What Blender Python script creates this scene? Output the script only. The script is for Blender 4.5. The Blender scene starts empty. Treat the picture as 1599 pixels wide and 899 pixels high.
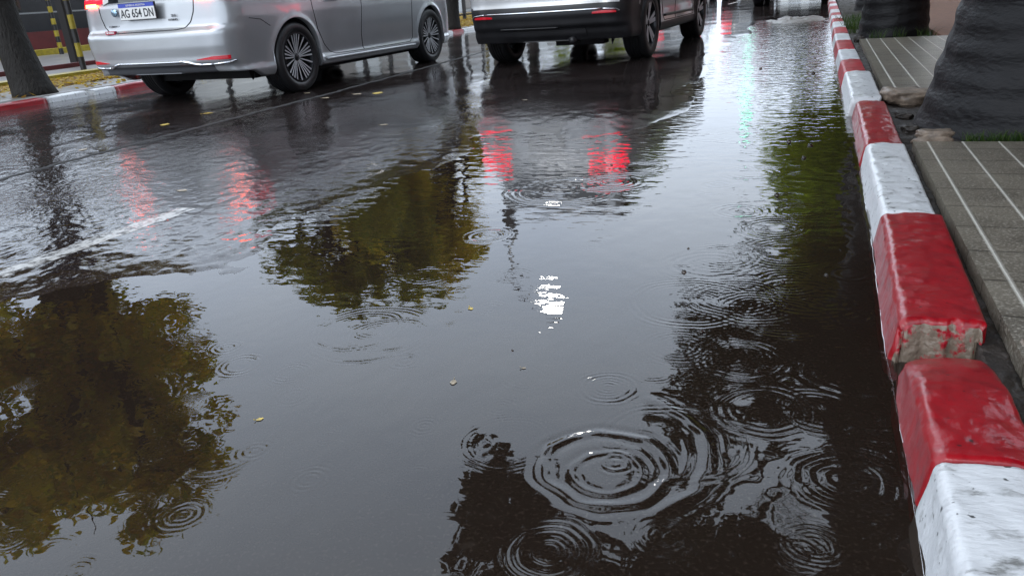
import bpy, math, random
import numpy as np
from mathutils import Matrix, Vector

random.seed(7)
RNG = np.random.default_rng(7)
scene = bpy.context.scene
COL = scene.collection

# ------------------------------------------------------------------ camera
cam_data = bpy.data.cameras.new("camera")
cam = bpy.data.objects.new("camera", cam_data)
COL.objects.link(cam)
cam_data.sensor_width = 36.0
cam_data.lens = 27.05
cam_data.clip_start = 0.05
cam_data.clip_end = 2000
cam_data.dof.use_dof = True
cam_data.dof.focus_distance = 2.2
cam_data.dof.aperture_fstop = 36
CR = ((0.93356286, -0.06688891, 0.35211682),
      (0.35187005, 0.35791691, -0.86491789),
      (-0.06817516, 0.93135458, 0.35767414))
cam.matrix_world = Matrix([CR[0] + (0,), CR[1] + (0,), CR[2] + (0.75,), (0, 0, 0, 1)])
scene.camera = cam

# ------------------------------------------------------------------ sky and light
CLOUD = 18.5
world = bpy.data.worlds.new("World")
scene.world = world
world.use_nodes = True
wn, wl = world.node_tree.nodes, world.node_tree.links
wn.clear()
wout = wn.new("ShaderNodeOutputWorld")
wbg = wn.new("ShaderNodeBackground")
sky = wn.new("ShaderNodeTexSky")
sky.sky_type = 'NISHITA'
sky.sun_disc = False
sky.sun_elevation = math.radians(42)
sky.sun_rotation = math.radians(200)
sky.air_density = 1.0
sky.dust_density = 3.0
hsv = wn.new("ShaderNodeHueSaturation")
hsv.inputs["Saturation"].default_value = 0.35
hsv.inputs["Value"].default_value = 1.0
wtc = wn.new("ShaderNodeTexCoord")
wmap = wn.new("ShaderNodeMapping")
wmap.inputs["Scale"].default_value = (1.0, 1.0, 2.6)
wno = wn.new("ShaderNodeTexNoise")
wno.inputs["Scale"].default_value = 2.2
wno.inputs["Detail"].default_value = 5.0
wramp = wn.new("ShaderNodeValToRGB")
wramp.color_ramp.elements[0].position = 0.3
wramp.color_ramp.elements[0].color = (0.60, 0.70, 0.86, 1)
wramp.color_ramp.elements[1].position = 0.75
wramp.color_ramp.elements[1].color = (0.80, 0.89, 1.0, 1)
wmix = wn.new("ShaderNodeMixRGB")
wmix.inputs[0].default_value = 0.85
wl.new(sky.outputs[0], hsv.inputs["Color"])
wl.new(wtc.outputs["Generated"], wmap.inputs[0])
wl.new(wmap.outputs[0], wno.inputs["Vector"])
wl.new(wno.outputs["Fac"], wramp.inputs[0])
wl.new(hsv.outputs[0], wmix.inputs[1])
wsc = wn.new("ShaderNodeVectorMath"); wsc.operation = 'SCALE'; wsc.inputs["Scale"].default_value = CLOUD
wl.new(wramp.outputs[0], wsc.inputs[0]); wl.new(wsc.outputs[0], wmix.inputs[2])
wl.new(wmix.outputs[0], wbg.inputs["Color"])
wbg.inputs["Strength"].default_value = 0.13
wl.new(wbg.outputs[0], wout.inputs[0])

sun_data = bpy.data.lights.new("sun", 'SUN')
sun_data.energy = 0.6
sun_data.angle = math.radians(25)
sun_data.color = (1.0, 0.97, 0.93)
sun = bpy.data.objects.new("sun", sun_data)
COL.objects.link(sun)
sun.rotation_euler = (math.radians(48), 0, math.radians(-20))

scene.view_settings.view_transform = 'Standard'
scene.view_settings.look = 'None'
scene.view_settings.gamma = 1.0
scene.view_settings.use_curve_mapping = False
scene.view_settings.exposure = 0.3
scene.cycles.use_denoising = True
scene.cycles.max_bounces = 8
scene.cycles.transparent_max_bounces = 12
scene.cycles.glossy_bounces = 4
scene.cycles.caustics_reflective = False
scene.cycles.caustics_refractive = False
scene.cycles.sample_clamp_indirect = 6.0

# ------------------------------------------------------------------ helpers
def tag(o, label=None, cat=None, group=None, kind=None):
    if label: o["label"] = label
    if cat: o["category"] = cat
    if group: o["group"] = group
    if kind: o["kind"] = kind
    return o

def empty(name, loc=(0, 0, 0), rz=0.0, parent=None):
    o = bpy.data.objects.new(name, None)
    COL.objects.link(o)
    o.location = loc
    o.rotation_euler = (0, 0, rz)
    if parent: o.parent = parent
    return o

def mesh_obj(name, verts, faces, mat, parent=None, smooth=True, mats=None, matidx=None):
    me = bpy.data.meshes.new(name)
    verts = np.asarray(verts, dtype=np.float32)
    if isinstance(faces, np.ndarray) and faces.ndim == 2:
        n = faces.shape[1]
        me.vertices.add(len(verts)); me.vertices.foreach_set("co", verts.ravel())
        me.loops.add(faces.size); me.loops.foreach_set("vertex_index", faces.astype(np.int32).ravel())
        me.polygons.add(len(faces))
        me.polygons.foreach_set("loop_start", np.arange(0, faces.size, n, dtype=np.int32))
        me.polygons.foreach_set("loop_total", np.full(len(faces), n, dtype=np.int32))
        me.update(calc_edges=True)
        me.validate()
    else:
        me.from_pydata(verts.tolist(), [], faces)
    for m in (mats if mats else [mat]):
        me.materials.append(m)
    if matidx is not None:
        me.polygons.foreach_set("material_index", np.asarray(matidx, dtype=np.int32))
    if smooth:
        me.polygons.foreach_set("use_smooth", np.ones(len(me.polygons), dtype=bool))
    me.update()
    o = bpy.data.objects.new(name, me)
    COL.objects.link(o)
    if parent: o.parent = parent
    return o

class MB:
    """collects shapes for one mesh"""
    def __init__(s): s.v = []; s.f = []; s.m = []
    def add(s, v, f, m=0):
        b = len(s.v); s.v += [tuple(p) for p in v]; s.f += [tuple(i + b for i in q) for q in f]; s.m += [m] * len(f)
    def box(s, x0, x1, y0, y1, z0, z1, m=0):
        v = [(x0, y0, z0), (x1, y0, z0), (x1, y1, z0), (x0, y1, z0), (x0, y0, z1), (x1, y0, z1), (x1, y1, z1), (x0, y1, z1)]
        s.add(v, [(0, 3, 2, 1), (4, 5, 6, 7), (0, 1, 5, 4), (1, 2, 6, 5), (2, 3, 7, 6), (3, 0, 4, 7)], m)
    def tube(s, pts, rad, n=10, cap=True, m=0, flat=1.0):
        pts = [Vector(p) for p in pts]
        if not hasattr(rad, '__len__'): rad = [rad] * len(pts)
        b = len(s.v); up = None; rows = []
        for i, p in enumerate(pts):
            t = (pts[min(i + 1, len(pts) - 1)] - pts[max(i - 1, 0)])
            t = t.normalized() if t.length > 1e-9 else Vector((0, 0, 1))
            if up is None:
                up = Vector((0, 0, 1)) if abs(t.z) < 0.9 else Vector((1, 0, 0))
            a = t.cross(up)
            if a.length < 1e-6: a = t.cross(Vector((0, 1, 0)))
            a.normalize(); c = a.cross(t).normalized(); up = c
            rows.append([p + a * math.cos(2 * math.pi * k / n) * rad[i] + c * math.sin(2 * math.pi * k / n) * rad[i] * flat for k in range(n)])
        v = [q for r in rows for q in r]; f = []
        for i in range(len(rows) - 1):
            for k in range(n):
                f.append((i * n + k, i * n + (k + 1) % n, (i + 1) * n + (k + 1) % n, (i + 1) * n + k))
        if cap:
            f.append(tuple(range(n - 1, -1, -1))); f.append(tuple((len(rows) - 1) * n + k for k in range(n)))
        s.add(v, f, m)
    def lathe(s, prof, n=32, axis='z', c=(0, 0, 0), m=0, close=False):
        v = []; f = []
        for r, h in prof:
            for k in range(n):
                a = 2 * math.pi * k / n
                if axis == 'z': p = (r * math.cos(a), r * math.sin(a), h)
                elif axis == 'x': p = (h, r * math.cos(a), r * math.sin(a))
                else: p = (r * math.cos(a), h, r * math.sin(a))
                v.append((p[0] + c[0], p[1] + c[1], p[2] + c[2]))
        L = len(prof)
        for i in range(L if close else L - 1):
            j = (i + 1) % L
            for k in range(n):
                f.append((i * n + k, i * n + (k + 1) % n, j * n + (k + 1) % n, j * n + k))
        s.add(v, f, m)
    def build(s, name, mat, parent=None, smooth=False, mats=None):
        return mesh_obj(name, s.v, s.f, mat, parent, smooth, mats, s.m if mats else None)

def hash2(ix, iy, seed):
    h = (ix.astype(np.int64) * 374761393 + iy.astype(np.int64) * 668265263 + seed * 1442695041) & 0x7fffffff
    h = ((h ^ (h >> 13)) * 1274126177) & 0x7fffffff
    h = h ^ (h >> 16)
    return (h & 0xffff) / 32767.5 - 1.0

def vnoise(x, y, seed=0):
    x = np.asarray(x, float); y = np.asarray(y, float)
    ix = np.floor(x); iy = np.floor(y); fx = x - ix; fy = y - iy
    fx = fx * fx * (3 - 2 * fx); fy = fy * fy * (3 - 2 * fy)
    a = hash2(ix, iy, seed); b = hash2(ix + 1, iy, seed); c = hash2(ix, iy + 1, seed); d = hash2(ix + 1, iy + 1, seed)
    return (a * (1 - fx) + b * fx) * (1 - fy) + (c * (1 - fx) + d * fx) * fy

def fbm(x, y, seed=0, oct=3):
    s = 0; a = 1.0
    for k in range(oct):
        s = s + a * vnoise(np.asarray(x) * 2 ** k + 13.7 * k, np.asarray(y) * 2 ** k - 7.1 * k, seed + k); a *= 0.5
    return s

def grid_faces(nr, nc, closed=False):
    i, j = np.meshgrid(np.arange(nr - 1), np.arange(nc if closed else nc - 1), indexing='ij')
    j2 = (j + 1) % nc
    return np.stack([i * nc + j, i * nc + j2, (i + 1) * nc + j2, (i + 1) * nc + j], -1).reshape(-1, 4)

# ------------------------------------------------------------------ materials
def mat_new(name):
    m = bpy.data.materials.new(name)
    m.use_nodes = True
    nt = m.node_tree
    return m, nt.nodes, nt.links, nt.nodes["Principled BSDF"]

def mat(name, color, rough=0.5, metal=0.0, var=0.0, scale=8.0, bump=0.0, bscale=60.0, bdist=0.002, coat=0.0,
        coat_rough=0.05, color2=None, emis=None, estr=0.0, stretch=(1, 1, 1), ior=1.5, thr=None, rvar=0.0, pits=None):
    m, n, l, p = mat_new(name)
    p.inputs["Roughness"].default_value = rough
    p.inputs["Metallic"].default_value = metal
    p.inputs["Coat Weight"].default_value = coat
    p.inputs["Coat Roughness"].default_value = coat_rough
    p.inputs["IOR"].default_value = ior
    p.inputs["Base Color"].default_value = (*color, 1)
    tc = n.new("ShaderNodeTexCoord"); mp = n.new("ShaderNodeMapping")
    mp.inputs["Scale"].default_value = stretch
    l.new(tc.outputs["Object"], mp.inputs[0])
    if var > 0 or color2:
        no = n.new("ShaderNodeTexNoise"); no.inputs["Scale"].default_value = scale; no.inputs["Detail"].default_value = 6
        no.inputs["Roughness"].default_value = 0.65
        l.new(mp.outputs[0], no.inputs["Vector"])
        r = n.new("ShaderNodeValToRGB")
        c2 = color2 if color2 else tuple(c * (1 - var) for c in color)
        c1 = color if color2 else tuple(min(1, c * (1 + var)) for c in color)
        lo, hi = thr if thr else (0.35, 0.65)
        r.color_ramp.elements[0].position = lo; r.color_ramp.elements[0].color = (*c2, 1)
        r.color_ramp.elements[1].position = hi; r.color_ramp.elements[1].color = (*c1, 1)
        l.new(no.outputs["Fac"], r.inputs[0]); l.new(r.outputs[0], p.inputs["Base Color"])
        if rvar > 0:
            mr = n.new("ShaderNodeMapRange")
            mr.inputs[1].default_value = 0.3; mr.inputs[2].default_value = 0.7
            mr.inputs[3].default_value = max(0.02, rough - rvar); mr.inputs[4].default_value = rough + rvar
            l.new(no.outputs["Fac"], mr.inputs[0]); l.new(mr.outputs[0], p.inputs["Roughness"])
    if pits:   # chips and grime specks: (colour, scale, threshold)
        np_ = n.new("ShaderNodeTexNoise"); np_.inputs["Scale"].default_value = pits[1]; np_.inputs["Detail"].default_value = 3
        l.new(tc.outputs["Object"], np_.inputs["Vector"])
        rp = n.new("ShaderNodeValToRGB"); rp.color_ramp.elements[0].position = pits[2]; rp.color_ramp.elements[1].position = pits[2] + .035
        l.new(np_.outputs["Fac"], rp.inputs[0])
        mp2 = n.new("ShaderNodeMixRGB"); mp2.inputs[2].default_value = (*pits[0], 1); l.new(rp.outputs[0], mp2.inputs[0]); l.new(r.outputs[0], mp2.inputs[1])
        l.new(mp2.outputs[0], p.inputs["Base Color"])
    if bump > 0:
        nb = n.new("ShaderNodeTexNoise"); nb.inputs["Scale"].default_value = bscale; nb.inputs["Detail"].default_value = 4
        l.new(mp.outputs[0], nb.inputs["Vector"])
        b = n.new("ShaderNodeBump"); b.inputs["Strength"].default_value = bump; b.inputs["Distance"].default_value = bdist
        l.new(nb.outputs["Fac"], b.inputs["Height"]); l.new(b.outputs[0], p.inputs["Normal"])
        if coat > 0: l.new(b.outputs[0], p.inputs["Coat Normal"])
    if emis:
        p.inputs["Emission Color"].default_value = (*emis, 1)
        p.inputs["Emission Strength"].default_value = estr
    return m

def mat_leaf(name, cols, rough=0.5):
    m, n, l, p = mat_new(name)
    g = n.new("ShaderNodeNewGeometry"); r = n.new("ShaderNodeValToRGB")
    while len(r.color_ramp.elements) < len(cols): r.color_ramp.elements.new(0.5)
    for i, c in enumerate(cols):
        r.color_ramp.elements[i].position = i / (len(cols) - 1); r.color_ramp.elements[i].color = (*c, 1)
    l.new(g.outputs["Random Per Island"], r.inputs[0]); l.new(r.outputs[0], p.inputs["Base Color"])
    p.inputs["Roughness"].default_value = rough
    tr = n.new("ShaderNodeBsdfTranslucent"); l.new(r.outputs[0], tr.inputs[0])
    mx = n.new("ShaderNodeMixShader"); mx.inputs[0].default_value = 0.55
    out = n["Material Output"]
    l.new(p.outputs[0], mx.inputs[1]); l.new(tr.outputs[0], mx.inputs[2]); l.new(mx.outputs[0], out.inputs[0])
    return m

# wet asphalt: dark grains under a film of rain
def mat_asphalt():
    m, n, l, p = mat_new("wet_asphalt")
    tc = n.new("ShaderNodeTexCoord")
    big = n.new("ShaderNodeTexNoise"); big.inputs["Scale"].default_value = 1.3; big.inputs["Detail"].default_value = 5
    grain = n.new("ShaderNodeTexNoise"); grain.inputs["Scale"].default_value = 130; grain.inputs["Detail"].default_value = 3
    l.new(tc.outputs["Object"], big.inputs["Vector"]); l.new(tc.outputs["Object"], grain.inputs["Vector"])
    r1 = n.new("ShaderNodeValToRGB")
    r1.color_ramp.elements[0].position = 0.35; r1.color_ramp.elements[0].color = (0.010, 0.007, 0.0065, 1)
    r1.color_ramp.elements[1].position = 0.7; r1.color_ramp.elements[1].color = (0.024, 0.017, 0.016, 1)
    l.new(big.outputs["Fac"], r1.inputs[0])
    r2 = n.new("ShaderNodeValToRGB")
    r2.color_ramp.elements[0].position = 0.55; r2.color_ramp.elements[0].color = (0, 0, 0, 1)
    r2.color_ramp.elements[1].position = 0.75; r2.color_ramp.elements[1].color = (1, 1, 1, 1)
    l.new(grain.outputs["Fac"], r2.inputs[0])
    mx = n.new("ShaderNodeMixRGB"); mx.inputs[2].default_value = (0.13, 0.115, 0.11, 1)
    l.new(r2.outputs[0], mx.inputs[0]); l.new(r1.outputs[0], mx.inputs[1])
    l.new(mx.outputs[0], p.inputs["Base Color"])
    p.inputs["IOR"].default_value = 1.30
    mr = n.new("ShaderNodeMapRange")
    mr.inputs[1].default_value = 0.35; mr.inputs[2].default_value = 0.65
    mr.inputs[3].default_value = 0.03; mr.inputs[4].default_value = 0.11
    l.new(big.outputs["Fac"], mr.inputs[0]); l.new(mr.outputs[0], p.inputs["Roughness"])
    mid = n.new("ShaderNodeTexNoise"); mid.inputs["Scale"].default_value = 42; mid.inputs["Detail"].default_value = 2.5
    l.new(tc.outputs["Object"], mid.inputs["Vector"])
    b = n.new("ShaderNodeBump"); b.inputs["Distance"].default_value = 0.0055
    sp = n.new("ShaderNodeSeparateXYZ"); l.new(tc.outputs["Object"], sp.inputs[0])
    ms = n.new("ShaderNodeMapRange"); ms.inputs[1].default_value = 3.0; ms.inputs[2].default_value = 7.0
    ms.inputs[3].default_value = 0.6; ms.inputs[4].default_value = 0.12; l.new(sp.outputs["Y"], ms.inputs[0])
    fa = n.new("ShaderNodeAttribute"); fa.attribute_name = "film"
    fm = n.new("ShaderNodeMapRange"); fm.inputs[3].default_value = 0.22; fm.inputs[4].default_value = 1.0; l.new(fa.outputs["Fac"], fm.inputs[0])
    pz = n.new("ShaderNodeMapRange"); pz.inputs[1].default_value = .4; pz.inputs[2].default_value = .62; pz.inputs[3].default_value = .5; pz.inputs[4].default_value = 1.1; l.new(big.outputs["Fac"], pz.inputs[0])
    m1 = n.new("ShaderNodeMath"); m1.operation = 'MULTIPLY'; l.new(ms.outputs[0], m1.inputs[0]); l.new(fm.outputs[0], m1.inputs[1])
    m2 = n.new("ShaderNodeMath"); m2.operation = 'MULTIPLY'; l.new(m1.outputs[0], m2.inputs[0]); l.new(pz.outputs[0], m2.inputs[1]); l.new(m2.outputs[0], b.inputs["Strength"])
    l.new(mid.outputs["Fac"], b.inputs["Height"]); l.new(b.outputs[0], p.inputs["Normal"])
    return m

def mat_water():
    m = bpy.data.materials.new("rain_water"); m.use_nodes = True
    n, l = m.node_tree.nodes, m.node_tree.links; n.clear()
    out = n.new("ShaderNodeOutputMaterial"); mx = n.new("ShaderNodeMixShader")
    tr = n.new("ShaderNodeBsdfTransparent"); tr.inputs[0].default_value = (0.62, 0.55, 0.50, 1)
    gl = n.new("ShaderNodeBsdfGlossy"); gl.inputs["Roughness"].default_value = 0.012
    gl.inputs["Color"].default_value = (1, 1, 1, 1)
    fr = n.new("ShaderNodeFresnel"); fr.inputs["IOR"].default_value = 1.45
    tc = n.new("ShaderNodeTexCoord"); no = n.new("ShaderNodeTexNoise"); no.inputs["Scale"].default_value = 30
    no.inputs["Detail"].default_value = 2
    mp = n.new("ShaderNodeMapping"); mp.inputs["Scale"].default_value = (.55, 1.0, 1.0); l.new(tc.outputs["Object"], mp.inputs[0])
    sp = n.new("ShaderNodeSeparateXYZ"); l.new(tc.outputs["Object"], sp.inputs[0])
    mr = n.new("ShaderNodeMapRange"); mr.inputs[1].default_value = 1.0; mr.inputs[2].default_value = 9.0
    mr.inputs[3].default_value = 0.06; mr.inputs[4].default_value = 1.0; l.new(sp.outputs["Y"], mr.inputs[0])
    b = n.new("ShaderNodeBump"); b.inputs["Distance"].default_value = 0.006; l.new(mr.outputs[0], b.inputs["Strength"])
    no.inputs["Scale"].default_value = 16
    l.new(mp.outputs[0], no.inputs["Vector"]); l.new(no.outputs["Fac"], b.inputs["Height"])
    l.new(b.outputs[0], gl.inputs["Normal"])
    df = n.new("ShaderNodeBsdfDiffuse"); df.inputs[0].default_value = (0.075, 0.052, 0.038, 1)
    m0 = n.new("ShaderNodeMixShader"); m0.inputs[0].default_value = 0.20
    l.new(tr.outputs[0], m0.inputs[1]); l.new(df.outputs[0], m0.inputs[2])
    l.new(fr.outputs[0], mx.inputs[0]); l.new(m0.outputs[0], mx.inputs[1]); l.new(gl.outputs[0], mx.inputs[2])
    l.new(mx.outputs[0], out.inputs[0])
    return m

M = {}
M['asphalt'] = mat_asphalt()
M['water'] = mat_water()
M['ground'] = mat("wet_ground", (0.07, 0.06, 0.05), 0.5, var=0.3, scale=1.0)
M['walk'] = mat("wet_pavement", (0.16, 0.15, 0.14), 0.28, var=0.3, scale=3.0, bump=0.3, bscale=90)
M['brickwalk'] = mat('reddish_paving', (0.30, 0.15, 0.10), 0.75, color2=(0.14, 0.085, 0.06), scale=14, stretch=(1, 6, 1), bump=.4, bscale=30)
M['silver'] = mat("silver_car_paint", (0.45, 0.465, 0.48), 0.36, metal=0.5, var=0.03, scale=3, bump=0.06, bscale=240, bdist=0.001, coat=1.0, coat_rough=0.06)
M['whitecar'] = mat("pale_car_paint", (0.55, 0.56, 0.57), 0.35, metal=0.25, coat=1.0, bump=0.05, bscale=240, bdist=0.001)
M['greycar'] = mat("grey_car_paint", (0.12, 0.13, 0.14), 0.35, metal=0.5, coat=1.0)
M['blackplastic'] = mat("black_plastic", (0.018, 0.018, 0.02), 0.42, var=0.2, scale=5, bump=0.1, bscale=300)
M['darkgrey'] = mat("dark_grey_trim", (0.10, 0.105, 0.115), 0.4, metal=0.4, coat=0.5)
M['chrome'] = mat("bright_trim", (0.75, 0.77, 0.8), 0.15, metal=1.0)
M['seam'] = mat("panel_gap", (0.01, 0.01, 0.01), 0.8)
M['redlens'] = mat("red_reflector", (0.45, 0.01, 0.02), 0.15, coat=1.0, emis=(0.8, 0.0, 0.02), estr=0.12)  # passive reflector, no lamp; a faint red glow is added to it
M['lamp_on'] = mat("lit_tail_lamp", (0.6, 0.01, 0.02), 0.2, coat=1.0, emis=(1.0, 0.015, 0.04), estr=1.3)
M['lamp_suv'] = mat("lit_brake_lamp", (0.6, 0.01, 0.03), 0.2, coat=1.0, emis=(1.0, 0.012, 0.05), estr=3.2)
M['lamp_hot'] = mat("lit_tail_lamp_core", (0.8, 0.1, 0.05), 0.2, emis=(1.0, 0.10, 0.03), estr=24.0)
M['lamp_dim'] = mat("red_lamp_lens", (0.35, 0.01, 0.02), 0.15, coat=1.0, emis=(1.0, 0.01, 0.02), estr=0.5)
M['glass'] = mat("dark_window_glass", (0.012, 0.014, 0.016), 0.05, coat=1.0)
M['tyre'] = mat("wet_tyre_rubber", (0.014, 0.014, 0.015), 0.45, bump=0.3, bscale=90)
M['rim_dark'] = mat("dark_rim", (0.03, 0.03, 0.033), 0.35, metal=0.6)
M['rim_face'] = mat("machined_rim", (0.62, 0.63, 0.65), 0.35, metal=0.35)
M['plate'] = mat("number_plate_white", (0.72, 0.72, 0.70), 0.35)
M['plateblue'] = mat("number_plate_blue", (0.04, 0.07, 0.42), 0.35)
M['ink'] = mat("black_lettering", (0.015, 0.015, 0.02), 0.4)
M['stickerred'] = mat("sticker_red", (0.42, 0.01, 0.05), 0.35)
M['badgeblue'] = mat("badge_blue_chrome", (0.35, 0.5, 0.62), 0.2, metal=0.7)
M['kerbred'] = mat("red_kerb_paint", (0.28, 0.001, 0.006), 0.42, color2=(0.15, 0.002, 0.006), scale=30, thr=(0.25, 0.50), bump=0.6, bscale=75, bdist=0.002, coat=0.45, coat_rough=0.12, rvar=0.10, pits=((0.03, 0.004, 0.004), 55, .70))
M['kerbwhite'] = mat("white_kerb_paint", (0.62, 0.63, 0.64), 0.35, color2=(0.20, 0.20, 0.19), scale=24, thr=(0.30, 0.44), bump=0.7, bscale=85, bdist=0.0025, coat=0.3, coat_rough=0.28, stretch=(0.6, 1.4, 1), rvar=0.1, pits=((0.07, 0.07, 0.07), 48, .665))
M['kerbred_far'] = mat('red_kerb_paint_plain', (0.34, 0.006, 0.014), 0.45, var=.25, scale=6, bump=.2, bscale=30)
M['kerbwhite_far'] = mat('white_kerb_paint_plain', (0.55, 0.56, 0.57), 0.45, var=.2, scale=6, bump=.2, bscale=30)
M['concrete'] = mat("broken_concrete", (0.26, 0.21, 0.16), 0.55, color2=(0.05, 0.04, 0.03), scale=45, bump=0.9, bscale=60, bdist=0.008)
M['concrete_red'] = mat("paint_smeared_concrete", (0.20, 0.16, 0.12), 0.4, color2=(0.30, 0.006, 0.015), scale=22, thr=(0.40, 0.47), bump=0.9, bscale=60, bdist=0.008)
M['greykerb'] = mat("bare_kerb_concrete", (0.30, 0.29, 0.27), 0.35, var=0.3, scale=12, bump=0.3)
M['soil'] = mat("wet_soil", (0.035, 0.025, 0.018), 0.6, color2=(0.012, 0.009, 0.007), scale=22, bump=1.0, bscale=30, bdist=0.02)
M['rock'] = mat("rubble_stone", (0.26, 0.20, 0.15), 0.5, color2=(0.10, 0.075, 0.055), scale=20, bump=0.8, bscale=40, bdist=0.006)
M['palmbark'] = mat("wet_palm_bark", (0.009, 0.008, 0.0085), 0.55, color2=(0.004, 0.0035, 0.004), scale=9, bump=0.8, bscale=26, bdist=0.008, stretch=(1, 1, 2.2), coat=0.05, coat_rough=0.3)
pb = M['palmbark'].node_tree.nodes['Principled BSDF']; pb.inputs['Specular IOR Level'].default_value = 0.22
M['bark'] = mat("wet_tree_bark", (0.011, 0.009, 0.007), 0.6, color2=(0.010, 0.008, 0.006), scale=8, bump=1.0, bscale=22, bdist=0.02, stretch=(2, 2, .6))
M['bark'].node_tree.nodes['Principled BSDF'].inputs['Specular IOR Level'].default_value = 0.25
M['kerbred'].node_tree.nodes['Principled BSDF'].inputs['Specular IOR Level'].default_value = 0.3
M['leaf_olive'] = mat_leaf("olive_leaves", [(0.10, 0.15, 0.012), (0.26, 0.27, 0.015), (0.42, 0.32, 0.02), (0.16, 0.20, 0.015)])
M['leaf_autumn'] = mat_leaf("autumn_leaves", [(0.26, 0.30, 0.02), (0.64, 0.54, 0.03), (0.72, 0.44, 0.03), (0.40, 0.36, 0.02)])
M['leaf_green'] = mat_leaf("green_leaves", [(0.12, 0.20, 0.01), (0.34, 0.42, 0.015), (0.50, 0.56, 0.02)])
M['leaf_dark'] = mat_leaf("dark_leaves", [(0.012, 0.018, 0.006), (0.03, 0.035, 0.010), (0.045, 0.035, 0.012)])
M['frond'] = mat_leaf("palm_frond", [(0.02, 0.03, 0.008), (0.04, 0.05, 0.012), (0.05, 0.04, 0.015)])
M['litter'] = mat_leaf("leaf_litter", [(0.50, 0.33, 0.02), (0.36, 0.22, 0.02), (0.20, 0.10, 0.02), (0.55, 0.42, 0.05)])
M['leafy'] = mat("fallen_leaf_yellow", (0.50, 0.36, 0.06), 0.4, var=0.4, scale=60)
M['leafbr'] = mat("fallen_leaf_tan", (0.30, 0.24, 0.16), 0.4, var=0.4, scale=60)
M['yellow'] = mat("yellow_paint", (0.26, 0.20, 0.015), 0.4, var=0.25, scale=10)
M['black'] = mat("black_paint", (0.012, 0.011, 0.011), 0.4)
M['redwall'] = mat("shaded_red_wall", (0.07, 0.005, 0.005), 0.55, var=0.2, scale=2)  # red deepened to carry the shade of this far corner
M['darkwall'] = mat("dark_wall", (0.012, 0.012, 0.014), 0.5, var=0.3, scale=2)
M['palewall'] = mat("pale_wall", (0.50, 0.51, 0.50), 0.55, var=0.1, scale=1)
M['greywall'] = mat("grey_wall", (0.22, 0.20, 0.18), 0.6, var=0.2, scale=1)
M['pinkwall'] = mat("salmon_wall", (0.45, 0.24, 0.18), 0.5, var=0.15, scale=2)
M['metal'] = mat("galvanised_pole", (0.25, 0.26, 0.27), 0.4, metal=0.7)
M['lane'] = mat("worn_lane_paint", (0.46, 0.45, 0.43), 0.25, color2=(0.03, 0.024, 0.022), scale=34, thr=(0.37, 0.56), bump=0.3, bscale=40, bdist=0.002, ior=1.34)
M['lampwhite'] = mat("lit_street_lamp", (1, 1, 1), 0.4, emis=(1.0, 0.96, 0.9), estr=60.0)
M['green_on'] = mat("lit_green_signal", (0.0, 0.4, 0.2), 0.3, emis=(0.25, 1.0, 0.62), estr=9.0)
M['bubble'] = mat("rain_bubble", (0.5, 0.52, 0.54), 0.05, ior=1.34, coat=1.0)
M['grass'] = mat_leaf("grass_blades", [(0.02, 0.05, 0.008), (0.045, 0.10, 0.012), (0.10, 0.15, 0.03)])
M['mud'] = mat("washed_up_mud", (0.16, 0.13, 0.11), 0.3, color2=(0.06, 0.045, 0.04), scale=14, bump=0.8, bscale=30, bdist=0.01)

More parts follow.
